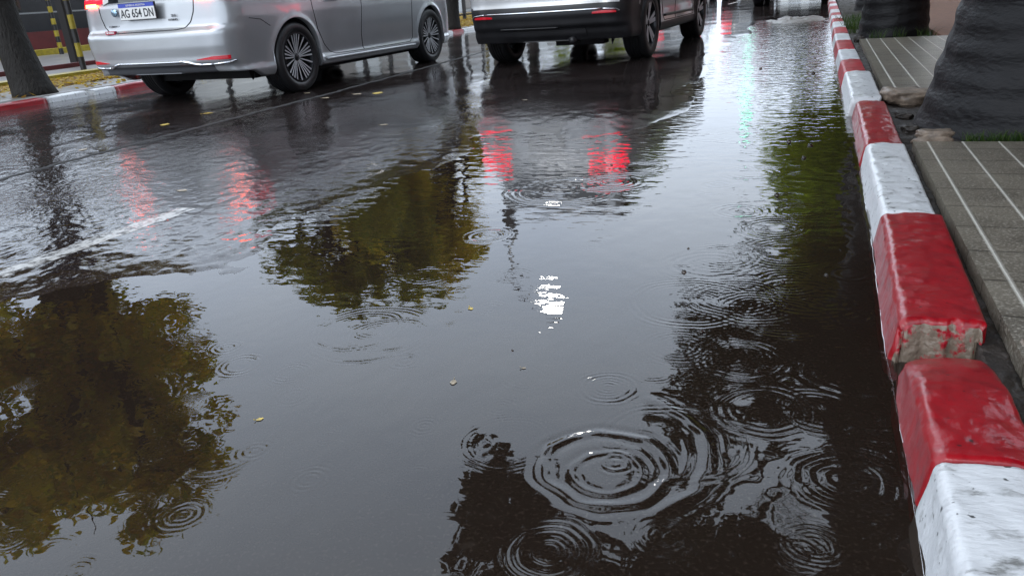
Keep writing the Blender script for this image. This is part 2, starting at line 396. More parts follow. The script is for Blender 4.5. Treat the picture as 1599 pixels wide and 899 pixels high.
def mat_tiles():
    m, n, l, p = mat_new("grooved_pavement_tiles")
    tc = n.new("ShaderNodeTexCoord"); sp = n.new("ShaderNodeSeparateXYZ"); l.new(tc.outputs["Object"], sp.inputs[0])
    def line(sock, period, off, width):
        a = n.new("ShaderNodeMath"); a.operation = 'ADD'; a.inputs[1].default_value = off; l.new(sock, a.inputs[0])
        d = n.new("ShaderNodeMath"); d.operation = 'PINGPONG'; d.inputs[1].default_value = period / 2; l.new(a.outputs[0], d.inputs[0])
        mr = n.new("ShaderNodeMapRange"); mr.inputs[1].default_value = 0; mr.inputs[2].default_value = width
        mr.inputs[3].default_value = 1; mr.inputs[4].default_value = 0; mr.clamp = True
        l.new(d.outputs[0], mr.inputs[0]); return mr.outputs[0]
    gx = line(sp.outputs["X"], 0.122, -0.425 + 0.122 * 8, 0.0068)
    gy = line(sp.outputs["Y"], 0.205, 0.0, 0.0045)
    big = n.new("ShaderNodeTexNoise"); big.inputs["Scale"].default_value = 5; big.inputs["Detail"].default_value = 5
    fine = n.new("ShaderNodeTexNoise"); fine.inputs["Scale"].default_value = 150; fine.inputs["Detail"].default_value = 2
    for t in (big, fine): l.new(tc.outputs["Object"], t.inputs["Vector"])
    r1 = n.new("ShaderNodeValToRGB"); r1.color_ramp.elements[0].position = .3; r1.color_ramp.elements[1].position = .7
    r1.color_ramp.elements[0].color = (0.095, 0.080, 0.060, 1); r1.color_ramp.elements[1].color = (0.19, 0.165, 0.125, 1)
    l.new(big.outputs["Fac"], r1.inputs[0])
    r2 = n.new("ShaderNodeValToRGB"); r2.color_ramp.elements[0].position = .52; r2.color_ramp.elements[1].position = .68
    r2.color_ramp.elements[0].color = (0, 0, 0, 1); r2.color_ramp.elements[1].color = (1, 1, 1, 1)
    l.new(fine.outputs["Fac"], r2.inputs[0])
    m1 = n.new("ShaderNodeMixRGB"); m1.inputs[2].default_value = (0.32, 0.29, 0.24, 1); l.new(r2.outputs[0], m1.inputs[0]); l.new(r1.outputs[0], m1.inputs[1])
    m2 = n.new("ShaderNodeMixRGB"); m2.inputs[2].default_value = (0.022, 0.018, 0.014, 1); l.new(gy, m2.inputs[0]); l.new(m1.outputs[0], m2.inputs[1])
    m3 = n.new("ShaderNodeMixRGB"); m3.inputs[2].default_value = (0.60, 0.57, 0.50, 1); l.new(gx, m3.inputs[0]); l.new(m2.outputs[0], m3.inputs[1])
    l.new(m3.outputs[0], p.inputs["Base Color"])
    p.inputs["Roughness"].default_value = 0.32
    s1 = n.new("ShaderNodeMath"); s1.operation = 'MULTIPLY_ADD'; s1.inputs[1].default_value = 0.6; l.new(fine.outputs["Fac"], s1.inputs[0]); l.new(gx, s1.inputs[2])
    s2 = n.new("ShaderNodeMath"); s2.operation = 'SUBTRACT'; l.new(s1.outputs[0], s2.inputs[0]); l.new(gy, s2.inputs[1])
    b = n.new("ShaderNodeBump"); b.inputs["Strength"].default_value = 0.8; b.inputs["Distance"].default_value = 0.003
    l.new(s2.outputs[0], b.inputs["Height"]); l.new(b.outputs[0], p.inputs["Normal"])
    return m
M['tiles'] = mat_tiles()

# ------------------------------------------------------------------ road, puddle
XR = 0.30          # road surface runs in under the kerb stones
XL = -7.62
EDGE = np.array([(-3.6, -3.0), (-3.1, .2), (-2.75, 1.0), (-2.3, 1.42), (-2.12, 1.62), (-1.92, 1.72), (-1.66, 1.72), (-1.62, 1.95),
                 (-1.76, 2.22), (-1.74, 2.6), (-1.70, 3.25), (-1.78, 4.0), (-1.62, 4.1), (-1.15, 3.9), (-.80, 4.25), (-.76, 4.9),
                 (-.86, 6.0), (-.95, 7.5), (-.95, 10), (-1.0, 13.9), (-0.05, 14.2), (0.6, 14.3)])

def puddle_sd(x, y):
    """signed distance to the puddle's edge, positive inside"""
    d = np.full(x.shape, 1e9)
    for (x0, y0), (x1, y1) in zip(EDGE[:-1], EDGE[1:]):
        dx, dy = x1 - x0, y1 - y0
        t = np.clip(((x - x0) * dx + (y - y0) * dy) / (dx * dx + dy * dy), 0, 1)
        d = np.minimum(d, np.hypot(x - x0 - t * dx, y - y0 - t * dy))
    poly = list(EDGE) + [(3, 14.3), (3, -3)]
    ins = np.zeros(x.shape, bool)
    for i in range(len(poly)):
        x0, y0 = poly[i]; x1, y1 = poly[(i + 1) % len(poly)]
        if y0 == y1: continue
        c = ((y0 > y) != (y1 > y)) & (x < (x1 - x0) * (y - y0) / (y1 - y0) + x0)
        ins ^= c
    return np.where(ins, d, -d)

def rows_y(k, lo, hi, p=1.7):
    ys = []; y = lo
    while y < hi:
        ys.append(y); y += k * max(y, .6) ** p
    return np.array(ys + [hi])

def road_z(X, Y):
    sd = puddle_sd(X, Y) + 0.10 * fbm(X * 2.2, Y * 1.4, 3, 3)
    z = np.where(sd < 0, 0.008 * np.tanh(-sd / .25), -0.030 * np.tanh(sd / .35))
    z = z + 0.0014 * fbm(X * 22, Y * 22, 11, 2) * np.clip(1.5 - Y / 12, 0.1, 1) + 0.0022 * fbm(X * 3.1, Y * 1.7, 15, 2)
    gut = np.clip((-6.6 - X) / 0.9, 0, 1)
    z = z - 0.02 * gut
    return z

def fan(k, umax, ucell, x0, ylo, yhi, ext_left=None, pre=(), p=1.7):
    ys = rows_y(k, ylo, yhi, p)
    u = np.arange(0, umax, ucell)
    Y = np.repeat(ys[:, None], len(u), 1)
    X = x0 - u[None, :] * (Y + .3)
    if ext_left is not None:
        X = np.maximum(X, ext_left)
        t = np.linspace(0, 1, 14)[None, 1:]
        X2 = X[:, -1:] + (ext_left - X[:, -1:]) * t
        X = np.concatenate([X, X2], 1); Y = np.repeat(ys[:, None], X.shape[1], 1)
    if len(pre):
        P = np.array(pre)
        Xp = np.repeat(X[:1], len(P), 0); Yp = np.repeat(P[:, None], X.shape[1], 1)
        X = np.concatenate([Xp, X]); Y = np.concatenate([Yp, Y])
    return X, Y

PRE = list(np.arange(-3, .3, .25))
X, Y = fan(0.0034, 2.3, 0.0042, XR, .32, 90, XL, PRE)
Z = road_z(X, Y)
nr, nc = X.shape
F = grid_faces(nr, nc)
V = np.stack([X, Y, Z], -1).reshape(-1, 3)
xx = V[:, 0][F]
F = F[(xx.max(1) - xx.min(1)) > 1e-5][:, ::-1]
road = mesh_obj("road", V, F, M['asphalt'])
film = np.clip((-(puddle_sd(X, Y) + 0.10 * fbm(X * 2.2, Y * 1.4, 3, 3)) - .02) / 1.1, 0, 1)
at = road.data.attributes.new("film", 'FLOAT', 'POINT')
at.data.foreach_set("value", film.reshape(-1).astype(np.float32)) if len(road.data.vertices) == film.size else None
tag(road, "dark wet asphalt street with a rain film", kind="structure")

# rain rings: centre x, y, radius, wavelength, strength (slope), packet width, inner rings
RINGS = []
def ring(x, y, r, lam, s, w, ph=0.0, arc=None): RINGS.append((x, y, r, lam, s, w, ph, arc))
PIXR = [(-0.288, 1.063, 0.1044, 0.0376, 0.22, 0.021, None), (-0.282, 1.049, 0.058, 0.0261, 0.16, 0.0176, None), (-0.275, 1.078, 0.0214, 0.015, 0.2, 0.0138, None), (-0.318, 1.111, 0.1977, 0.0514, 0.22, 0.0215, (0.2, 1.15)), (-0.318, 1.111, 0.1554, 0.0311, 0.12, 0.0142, (0.1, 0.7)), (-0.605, 1.744, 0.05, 0.008, 0.04, 0.0462, None), (-0.557, 1.628, 0.0627, 0.0081, 0.04, 0.0481, None), (-0.666, 1.874, 0.0357, 0.0071, 0.04, 0.0339, None), (-0.508, 1.491, 0.0363, 0.0073, 0.04, 0.0343, None), (-0.566, 1.55, 0.0682, 0.0075, 0.03, 0.0423, None), (-0.315, 0.836, 0.0533, 0.0128, 0.16, 0.0164, None), (-0.315, 0.836, 0.0239, 0.0095, 0.14, 0.0133, None), (-0.349, 1.329, 0.0535, 0.0128, 0.22, 0.0138, None), (-0.349, 1.329, 0.0204, 0.0102, 0.2, 0.0147, None), (-1.015, 1.473, 0.1094, 0.0142, 0.13, 0.0148, None), (-0.929, 1.464, 0.0904, 0.0127, 0.13, 0.0128, None), (-0.973, 1.462, 0.155, 0.0155, 0.06, 0.0142, None), (-0.975, 1.481, 0.0329, 0.0132, 0.05, 0.022, None), (-0.755, 3.011, 0.0998, 0.0299, 0.16, 0.0533, None), (-0.755, 3.011, 0.0368, 0.0221, 0.15, 0.0268, None), (-0.913, 2.86, 0.1927, 0.025, 0.2, 0.0377, None), (-0.932, 2.879, 0.063, 0.0252, 0.1, 0.0393, None), (-0.693, 3.284, 0.0947, 0.0284, 0.12, 0.0439, None), (-0.585, 3.378, 0.1117, 0.0246, 0.09, 0.0432, None), (-0.994, 2.252, 0.0619, 0.0217, 0.2, 0.0208, None), (-0.994, 2.252, 0.0177, 0.0141, 0.2, 0.0132, None), (-0.217, 2.642, 0.0672, 0.0235, 0.15, 0.032, None), (-0.093, 2.463, 0.0846, 0.0212, 0.16, 0.0335, None), (-0.326, 2.933, 0.0799, 0.02, 0.1, 0.0318, None), (-0.37, 2.657, 0.0306, 0.0153, 0.07, 0.0162, None), (-0.312, 2.014, 0.0517, 0.0129, 0.14, 0.0142, None), (-0.312, 2.014, 0.0121, 0.0109, 0.15, 0.0108, None), (-0.255, 1.804, 0.1432, 0.0172, 0.12, 0.0257, None), (-0.255, 1.804, 0.0778, 0.0125, 0.06, 0.031, None), (-0.208, 1.633, 0.0171, 0.0119, 0.2, 0.0141, None), (-0.152, 1.854, 0.1082, 0.0162, 0.1, 0.0342, None), (-1.186, 1.238, 0.0422, 0.0127, 0.14, 0.0151, None), (-0.98, 0.939, 0.0827, 0.0132, 0.07, 0.0137, (-0.4, 1.3)), (-0.81, 1.02, 0.0174, 0.0087, 0.05, 0.0093, None), (-0.871, 0.694, 0.0639, 0.0089, 0.022, 0.0094, (1.6, 1.2)), (-1.027, 0.731, 0.056, 0.009, 0.018, 0.009, (1.2, 1.5)), (-1.051, 0.625, 0.0315, 0.0095, 0.03, 0.0098, (1.5, 1.0)), (-0.59, 0.959, 0.02, 0.008, 0.04, 0.0088, None), (-0.803, 1.885, 0.0316, 0.0158, 0.06, 0.0144, None), (-1.065, 1.838, 0.0389, 0.0156, 0.06, 0.017, None), (-1.025, 1.862, 0.0622, 0.0187, 0.05, 0.0209, None), (0.056, 1.736, 0.0207, 0.0124, 0.12, 0.0164, None), (-0.102, 1.801, 0.0819, 0.0164, 0.12, 0.0325, None), (-0.036, 1.989, 0.0714, 0.0178, 0.12, 0.0287, None), (-0.218, 2.166, 0.0892, 0.0178, 0.1, 0.0287, None), (0.039, 0.954, 0.0365, 0.0091, 0.08, 0.0161, None), (-0.054, 1.312, 0.0801, 0.016, 0.09, 0.0203, None), (-0.245, 1.549, 0.0663, 0.0133, 0.1, 0.0269, None), (-0.107, 1.516, 0.0781, 0.0156, 0.1, 0.0255, None), (-0.478, 1.091, 0.0811, 0.0097, 0.05, 0.0147, None), (-0.47, 3.449, 0.0834, 0.025, 0.07, 0.033, None), (-0.527, 1.329, 0.0404, 0.0121, 0.03, 0.0146, None), (-0.54, 5.457, 0.1284, 0.0514, 0.06, 0.0677, None), (-0.22, 4.237, 0.1083, 0.0433, 0.06, 0.0576, None), (-0.48, 3.975, 0.0946, 0.0378, 0.07, 0.0507, None), (-0.208, 3.217, 0.0992, 0.0298, 0.08, 0.0459, None), (-0.023, 2.665, 0.0809, 0.0243, 0.09, 0.038, None), (0.045, 1.336, 0.0673, 0.0135, 0.08, 0.0175, None), (-0.194, 1.164, 0.1208, 0.0145, 0.07, 0.0161, None)]
for (x, y, r, lam, s, w, arc) in PIXR: ring(x, y, r, lam, s, w, random.random() * 6.28, arc)
for _ in range(110):      # many small fresh ones
    y = 0.6 * (18 ** random.random()); x = random.uniform(-1.5, 0.15) * (1 if y > 1.2 else 1.2)
    ring(x, y, random.uniform(.008, .04) * (0.7 + y * .25), random.uniform(.008, .014) * (0.7 + y * .25), random.uniform(.02, .09), .012 + .006 * y, random.random() * 6)
for _ in range(34):      # choppy band by the kerb
    y = 1.1 + 3.4 * random.random() ** 1.3; x = 0.15 - random.random() ** 1.2 * (.24 + .10 * y)
    ring(x, y, random.uniform(.02, .11) * (.6 + .25 * y), random.uniform(.014, .026) * (.6 + .25 * y), random.uniform(.03, .10), random.uniform(.02, .05), random.random() * 6)

X, Y = fan(0.0017, 2.5, 0.0028, 0.26, .32, 14.6, None, PRE, 1.15)
H = np.zeros_like(X)
for (cx_, cy_, r, lam, s, w, ph, arc) in RINGS:
    ext = r + 2.6 * w
    i0, i1 = np.searchsorted(Y[:, 0], [cy_ - ext, cy_ + ext])
    if i1 <= i0: continue
    sx, sy = X[i0:i1], Y[i0:i1]
    rr = np.hypot(sx - cx_, sy - cy_)
    ang = np.arctan2(sy - cy_, sx - cx_)
    rr = rr * (1 + .02 * np.sin(2 * ang + ph * 3) + .016 * np.sin(3 * ang + ph) + .010 * np.sin(7 * ang + 2 * ph)) + .12 * lam * vnoise(sx * 30, sy * 30, 55)
    a = s * lam / 6.283
    amp = 1.55 * a * (0.75 + .25 * np.sin(ang * 2 + ph)) * (.75 + .45 * vnoise(ang * 2.2 + ph * 5, rr / lam * .35 + ph, 77))
    if arc:
        dd = np.abs((ang - arc[0] + math.pi) % (2 * math.pi) - math.pi); amp = amp * np.clip((arc[1] - dd) / .35, 0, 1)
    H[i0:i1] += amp * np.cos(6.283 * (rr - r) / lam) * np.exp(-((rr - r) / w) ** 2)
# gentle background wavelets, livelier near the kerb and far off
live = np.clip(.30 + .9 * np.exp(-(0.16 - X) / .45) + .05 * Y, 0, 1.3)
H += live * (0.00022 * fbm(X * 26, Y * 15, 21, 2) + 0.0005 * fbm(X * 7, Y * 3.5, 31, 2))
H += 0.0016 * np.exp(-np.clip(0.185 - X, 0, 9) / .006) * (X < .19)
keep_v = (X > -3.7)
RZ = road_z(X, Y)
V = np.stack([X, Y, H], -1).reshape(-1, 3)
nr, nc = X.shape
F = grid_faces(nr, nc)
ok = keep_v.reshape(-1)[F].all(1) & ((RZ.reshape(-1)[F]).min(1) < 0.003)
F = F[ok][:, ::-1]
used = np.zeros(len(V), bool); used[F.ravel()] = True
remap = np.cumsum(used) - 1
water = mesh_obj("water", V[used], remap[F], M['water'])
tag(water, "rain puddle rippled by drops", kind="structure")

g = MB(); g.box(-400, 400, -200, 800, -0.5, -0.09); gr = g.build("ground", M['ground']); tag(gr, "wet ground beyond the street", kind="structure")

# worn lane marking, seam
def strip(name, pts, w, mt, dz=0.0022, jag=0.0, n=500):
    pts = np.array(pts, float)
    s = np.concatenate([[0], np.cumsum(np.hypot(*np.diff(pts, axis=0).T))])
    t = np.linspace(0, s[-1], n); px = np.interp(t, s, pts[:, 0]); py = np.interp(t, s, pts[:, 1])
    wl_ = w / 2 * (1 + jag * vnoise(t * 14, t * 0, 5)); wr_ = w / 2 * (1 + jag * vnoise(t * 14, t * 0 + 9, 6))
    f = np.linspace(0, 1, 7)[None, :]
    Xs = (px - wl_)[:, None] * (1 - f) + (px + wr_)[:, None] * f; Ys = np.repeat(py[:, None], 7, 1)
    Zs = road_z(Xs, Ys) + dz * np.clip(np.minimum(f, 1 - f) * 8, .25, 1)
    return mesh_obj(name, np.stack([Xs, Ys, Zs], -1).reshape(-1, 3), grid_faces(n, 7)[:, ::-1], mt)
for (ya, yb) in ((1.0, 2.4), (24, 26)):
    o = strip("lane_marking", [(-2.50, ya), (-2.44, (ya + yb) / 2), (-2.40, yb)], .10, M['lane'], jag=.12)
    tag(o, "worn white lane line on wet asphalt", kind="structure")
o = strip("road_seam", [(-3.9, .5), (-4.02, 2.8), (-4.10, 5.0), (-4.12, 6.3), (-4.35, 10.3), (-4.6, 16), (-4.6, 40)], .05, M['seam'], dz=.0035, jag=.6, n=2000)
tag(o, "dark seam running along the asphalt", kind="structure")

# ------------------------------------------------------------------ kerbs
def kerb_profile(w, h, batter=0.022, rc=0.024, n=8):
    """from the water face over the top to the back; x measured from the waterline"""
    pts = []
    nf = 10
    for i in range(nf): pts.append((batter * i / nf, -0.06 + (h - rc + 0.06) * i / nf))
    for i in range(n + 1):
        a = math.pi - (math.pi / 2) * i / n
        pts.append((batter + rc + rc * math.cos(a), h - rc + rc * math.sin(a)))
    nt = 16; x0 = batter + rc
    for i in range(1, nt): pts.append((x0 + (w - x0 - .012) * i / nt, h + 0.003 * math.sin(math.pi * i / nt)))
    for i in range(6):
        a = math.pi / 2 * (1 - i / 5)
        pts.append((w - .012 + .012 * math.cos(a), h - .012 + .012 * math.sin(a)))
    for i in range(1, 6): pts.append((w, h - .012 - (h + .05) * i / 5))
    return np.array(pts)

def kerb(name, x0, x1, y0, y1, w, h, mt, label, group, seed, side=1, near_round=0.006, far_round=0.006, broken=None, dy=None, lump=.0022, endmat=None, sink_far=0):
    P = kerb_profile(w, h)
    L = y1 - y0
    step = dy or max(.006, min(.05, .006 * (y0 + .2)))
    n = max(8, int(L / step))
    t = np.linspace(0, L, n)
    Yg = np.repeat((y0 + t)[:, None], len(P), 1)
    Xg = np.repeat(P[None, :, 0], n, 0); Zg = np.repeat(P[None, :, 1], n, 0)
    s = np.linspace(0, .35, len(P))[None, :] + 0 * Yg
    lumpn = lump * fbm(s * 26 + seed, Yg * 22, seed, 3) + lump * 1.6 * vnoise(s * 7 + seed, Yg * 5, seed + 5)
    # push along an approximate normal: sideways on the face, up on the top
    wt = np.clip((P[:, 1] - (h - .03)) / .03, 0, 1)[None, :]
    face = np.clip(1 - P[:, 0] / (w * .5), 0, 1)[None, :]
    Zg = Zg + lumpn * wt; Xg = Xg - lumpn * face * (1 - wt * .5)
    # rounded ends
    for (dist, rr) in ((t, near_round), (L - t, far_round)):
        q = np.clip(1 - dist / max(rr, 1e-4), 0, 1)
        sh = rr * (1 - np.sqrt(np.clip(1 - q * q, 0, 1)))
        cx0 = w * .5; 
        Zg = Zg - sh[:, None] * np.clip(P[:, 1] / h, 0, 1)[None, :]
        Xg = Xg + (cx0 - Xg) * (sh / (w * .5))[:, None] * 0.7
    if sink_far:
        q = np.clip(1 - (L - t) / .27, 0, 1)[:, None]
        Zg = Zg - sink_far * q ** 1.6 * (np.clip(P[:, 1] / h, 0, 1) * (.72 + .28 * np.exp(-(P[:, 0] / .06) ** 2)))[None, :]
        Xg = Xg + .02 * q ** 2 * face
    xb = x0 + (x1 - x0) * (t / L)
    Xg = xb[:, None] + Xg if side == 1 else xb[:, None] - Xg
    if broken:   # irregular broken near end
        j = np.linspace(0, 1, len(P))
        e = broken * (.5 + .5 * vnoise(j * 7, j * 0 + 3, seed)) + .01 * vnoise(j * 25, j * 0, seed + 1)
        q = np.clip(1 - t / .12, 0, 1)[:, None]
        Yg = Yg + q * e[None, :]
    nr, nc = Xg.shape
    V = np.stack([Xg, Yg, Zg], -1).reshape(-1, 3)
    F = grid_faces(nr, nc)
    V = list(map(tuple, V)); 
    idx = [0] * len(F)
    F = [tuple(q) if side == -1 else tuple(q[::-1]) for q in F.tolist()]
    # end caps as bands shrinking inwards so they can be rough
    for end in (0, 1):
        base = [(0 if end == 0 else (nr - 1) * nc) + k for k in range(nc)]
        ring0 = base; cpt = np.mean([V[i] for i in base], 0)
        for lev, sc in enumerate((.85, .65, .45, .25, .05)):
            b = len(V); new = []
            for k, i in enumerate(base):
                p = np.array(V[i]); q = np.array([p[0], p[1], -.07 + (p[2] + .07) * sc])
                if broken and end == 0:
                    q[1] += .010 * float(vnoise(k * .45, lev * 1.3, seed + 8)) - .006 * (1 - sc); q[0] += .004 * float(vnoise(k * .7, lev * 2.1, seed + 9)); q[2] += .006 * float(vnoise(k * .6, lev * 1.9, seed + 3))
                new.append(tuple(q))
            V += new
            for k in range(nc - 1):
                a, b1, c, d = ring0[k], ring0[k + 1], b + k + 1, b + k
                F.append((a, b1, c, d)); idx.append(1 if (endmat is not None and end == 0) else 0)
            ring0 = [b + k for k in range(nc)]
    o = mesh_obj(name, V, F, mt, mats=[mt, endmat or mt], matidx=idx)
    tag(o, label, "kerb", group)
    return o

GK = "painted kerb blocks along the flooded gutter"
KH = .092
kerb("kerb_block", .168, .168, -2.0, -.9, .165, KH, M['kerbwhite'], "white kerb block behind the nearest red one, outside the view", GK, 91)
kerb("kerb_block", .168, .168, -.895, .15, .165, KH, M['kerbred'], "red kerb block behind the nearest white one, outside the view", GK, 92)
kerb("kerb_block", .165, .168, .155, 1.075, .165, .094, M['kerbwhite'], "large white kerb block in the bottom right corner, nearest of all", GK, 1, dy=.006, lump=.0022)
kerb("kerb_block", .168, .162, 1.078, 1.545, .165, .092, M['kerbred'], "red kerb block with a rounded sunken end, touching the nearest white block", GK, 2, dy=.006, far_round=.05, sink_far=.082, lump=.0024)
kerb("kerb_block", .160, .172, 1.568, 2.345, .180, .094, M['kerbred'], "long red kerb block with a broken end showing bare concrete", GK, 3, dy=.006, broken=.02, near_round=.012, endmat=M['concrete_red'], lump=.0022)
kerb("kerb_block", .172, .175, 2.348, 3.36, .165, .092, M['kerbwhite'], "white kerb block beyond the broken-ended red one, beside the grooved tiles", GK, 4, dy=.01)
kerb("kerb_block", .172, .176, 3.363, 4.54, .165, .086, M['kerbred'], "red kerb block beside the rubble at the foot of the big palm", GK, 5, dy=.012, far_round=.01)
kerb("kerb_block", .150, .146, 4.58, 5.78, .178, .104, M['kerbwhite'], "white kerb block that stands proud of its neighbours, beside the larger rubble stone", GK, 6, dy=.012, near_round=.02)
Y_ = [5.78, 6.69, 7.55, 8.51, 9.46, 10.5, 11.6, 12.4, 13.3, 14.1, 15.3, 16.6, 17.7, 18.8, 19.9, 21, 22.2, 23.4]
ordw = ["first", "second", "third", "fourth", "fifth", "sixth", "seventh", "eighth", "ninth"]
for i in range(len(Y_) - 1):
    xa = np.interp(Y_[i], [5.8, 7, 8.5, 20], [.143, .132, .120, .10]); xb = np.interp(Y_[i + 1], [5.8, 7, 8.5, 20], [.143, .132, .120, .10])
    red = i % 2 == 0
    kerb("kerb_block", xa, xb, Y_[i] + .003, Y_[i + 1], .165, .094, M['kerbred_far' if red else 'kerbwhite_far'],
         "%s %s kerb block beyond the white one that stands proud" % (ordw[i // 2], "red" if red else "white"), GK, 20 + i, dy=.04)
GL = "kerb blocks along the far side of the street"
LK = [(1.5, 3.4, 'kerbwhite', "white far kerb block left of the red one by the tree"), (3.42, 6.04, 'kerbred', "long red far kerb block in front of the leaning tree trunk"),
      (6.06, 6.58, 'kerbwhite', "white far kerb block right of the long red one"), (6.66, 6.95, 'kerbwhite', "short white far kerb block behind the dark gap"),
      (6.96, 7.6, 'kerbred', "red far kerb block showing just left of the silver car's tyre")]
y = 7.62; k = 0
while y < 15.6:
    LK.append((y, y + .98, 'greykerb', "bare grey far kerb block, number %s from the red one under the silver car" % ["one", "two", "three", "four", "five", "six", "seven", "eight", "nine"][min(k, 8)])); y += 1.0; k += 1
LK += [(15.64, 16.35, 'kerbwhite', "white far kerb stub at the silver car's front tyre"), (16.36, 16.95, 'kerbred', "red far kerb block at the tree between the two cars"),
       (16.96, 18.4, 'kerbwhite', "white far kerb block between the two cars")]
y = 18.42; k = 0
while y < 30:
    c = ['kerbred', 'kerbwhite'][k % 2]
    LK.append((y, y + 1.18, c, "%s %s far kerb block hidden beyond the pale car" % (ordw[k // 2], "red" if k % 2 == 0 else "white"))); y += 1.2; k += 1
for i, (a, b, c, lab) in enumerate(LK):
    kerb("kerb_block", -7.60, -7.60, a, b, .15, .048, M[c], lab, GL, 60 + i, side=-1, dy=.05)

t = np.linspace(.2, 3.0, 700)
xw = np.interp(t, [.16, 1.07, 1.5, 1.59, 2.34, 3.36, 4.56, 4.6, 5.78, 7, 8.5, 20], [.165, .168, .166, .162, .172, .174, .175, .151, .146, .134, .122, .10]) + .008
m = MB(); m.tube([(float(a) + .0012 * float(vnoise(b * 30, 0 * b, 3)), float(b), .0008) for a, b in zip(xw, t)], list(np.clip(.0006 + .0010 * vnoise(t * 11, 0 * t, 12), .0001, .0014)), 6); o = m.build("waterline", M['water'], None, True); tag(o, "thin bright line where the puddle climbs the kerb", kind="structure")

# ------------------------------------------------------------------ pavements
def slab(name, x0, x1, y0, y1, z1, mt, label, z0=-.08, rough=0.0, nx=None, ny=None, seed=0):
    nx = nx or 2; ny = ny or 2
    xs = np.linspace(x0, x1, nx); ys = np.linspace(y0, y1, ny)
    Xg, Yg = np.meshgrid(xs, ys)
    Zg = z1 + rough * fbm(Xg * 9, Yg * 9, seed, 4)
    V = np.stack([Xg, Yg, Zg], -1).reshape(-1, 3).tolist(); F = grid_faces(ny, nx).tolist()
    b = len(V)
    per = [i for i in range(nx)] + [i * nx + nx - 1 for i in range(1, ny)] + [(ny - 1) * nx + i for i in range(nx - 2, -1, -1)] + [i * nx for i in range(ny - 2, 0, -1)]
    V += [(V[i][0], V[i][1], z0) for i in per]
    n = len(per)
    for k in range(n): F.append((per[k], b + k, b + (k + 1) % n, per[(k + 1) % n]))
    o = mesh_obj(name, V, F, mt, smooth=rough > 0)
    tag(o, label, kind="structure"); return o
slab("pavement", .372, 3.2, -3, 3.42, .088, M['tiles'], "grooved wet pavement tiles beside the kerb")
slab("pavement", .362, 3.2, 4.80, 8.62, .088, M['tiles'], "grooved wet pavement tiles beyond the big palm")
slab("pavement", 1.55, 3.2, 3.43, 4.79, .088, M['tiles'], "pavement tiles right of the tree bed")
slab("pavement", 1.08, 3.2, 8.63, 40, .088, M['brickwalk'], "reddish wet paving beside the second palm")
slab("soil", .325, 1.54, 3.43, 4.79, .052, M['soil'], "wet soil bed around the big palm", rough=.012, nx=90, ny=90, seed=4)
slab("soil", .300, 1.075, 8.63, 40, .055, M['soil'], "wet soil strip around the second palm", rough=.014, nx=30, ny=500, seed=5)
slab("soil", .325, .371, -3, 3.42, .050, M['soil'], "dark crack between kerb and tiles", rough=.010, nx=8, ny=700, seed=6)
slab("soil", .310, .361, 4.80, 8.62, .055, M['soil'], "dark crack between kerb and farther tiles", rough=.010, nx=8, ny=300, seed=7)
slab("pavement", -40, -7.76, -3, 60, .050, M['walk'], "grey wet pavement across the street", rough=.004, nx=140, ny=240, seed=8)

# rubble stones
def rock(loc, size, seed, label, mt='rock', rz=0.0, cat="stone", name="rubble_stone", group="rubble stones beside the kerb"):
    nu, nv = 40, 24
    a = np.linspace(0, 2 * math.pi, nu, endpoint=False); b = np.linspace(-math.pi / 2, math.pi / 2, nv)
    A, B = np.meshgrid(a, b)
    r = 1 + .22 * fbm(np.cos(A) * np.cos(B) * 1.6 + seed, np.sin(A) * np.cos(B) * 1.6 + np.sin(B) * 2.1, seed, 4)
    def sp(v, e=.65): return np.sign(v) * np.abs(v) ** e
    Vx = sp(np.cos(A)) * np.cos(B) ** .6 * r * size[0]; Vy = sp(np.sin(A)) * np.cos(B) ** .6 * r * size[1]; Vz = sp(np.sin(B), .8) * r * size[2]
    V = np.stack([Vx, Vy, Vz], -1).reshape(-1, 3)
    o = mesh_obj(name, V, grid_faces(nv, nu, True), M[mt])
    o.location = loc; o.rotation_euler = (0, 0, rz)
    tag(o, label, cat, group); return o
rock((.452, 3.50, .085), (.075, .06, .034), 3, "tan rubble stone lying beside the red kerb at the edge of the tiles")
rock((.455, 4.66, .085), (.115, .13, .05), 5, "larger broken rubble stone beside the white kerb that stands proud", rz=.2)
rock((.395, 1.50, .045), (.020, .07, .040), 8, "pale mortar lump in the crack by the broken red kerb end")
rock((.375, 1.30, .045), (.014, .05, .035), 12, "small grey stone in the crack beside the sunken red block")
rock((.40, 3.85, .055), (.035, .05, .025), 14, "small dark stone on the soil beside the red kerb", mt='soil')
rock((.40, 4.18, .055), (.04, .05, .03), 15, "dark clod of soil between red kerb and palm foot", mt='soil')
rock((.36, 8.75, .06), (.05, .06, .05), 17, "dark stone at the corner of the second palm's bed", mt='soil')

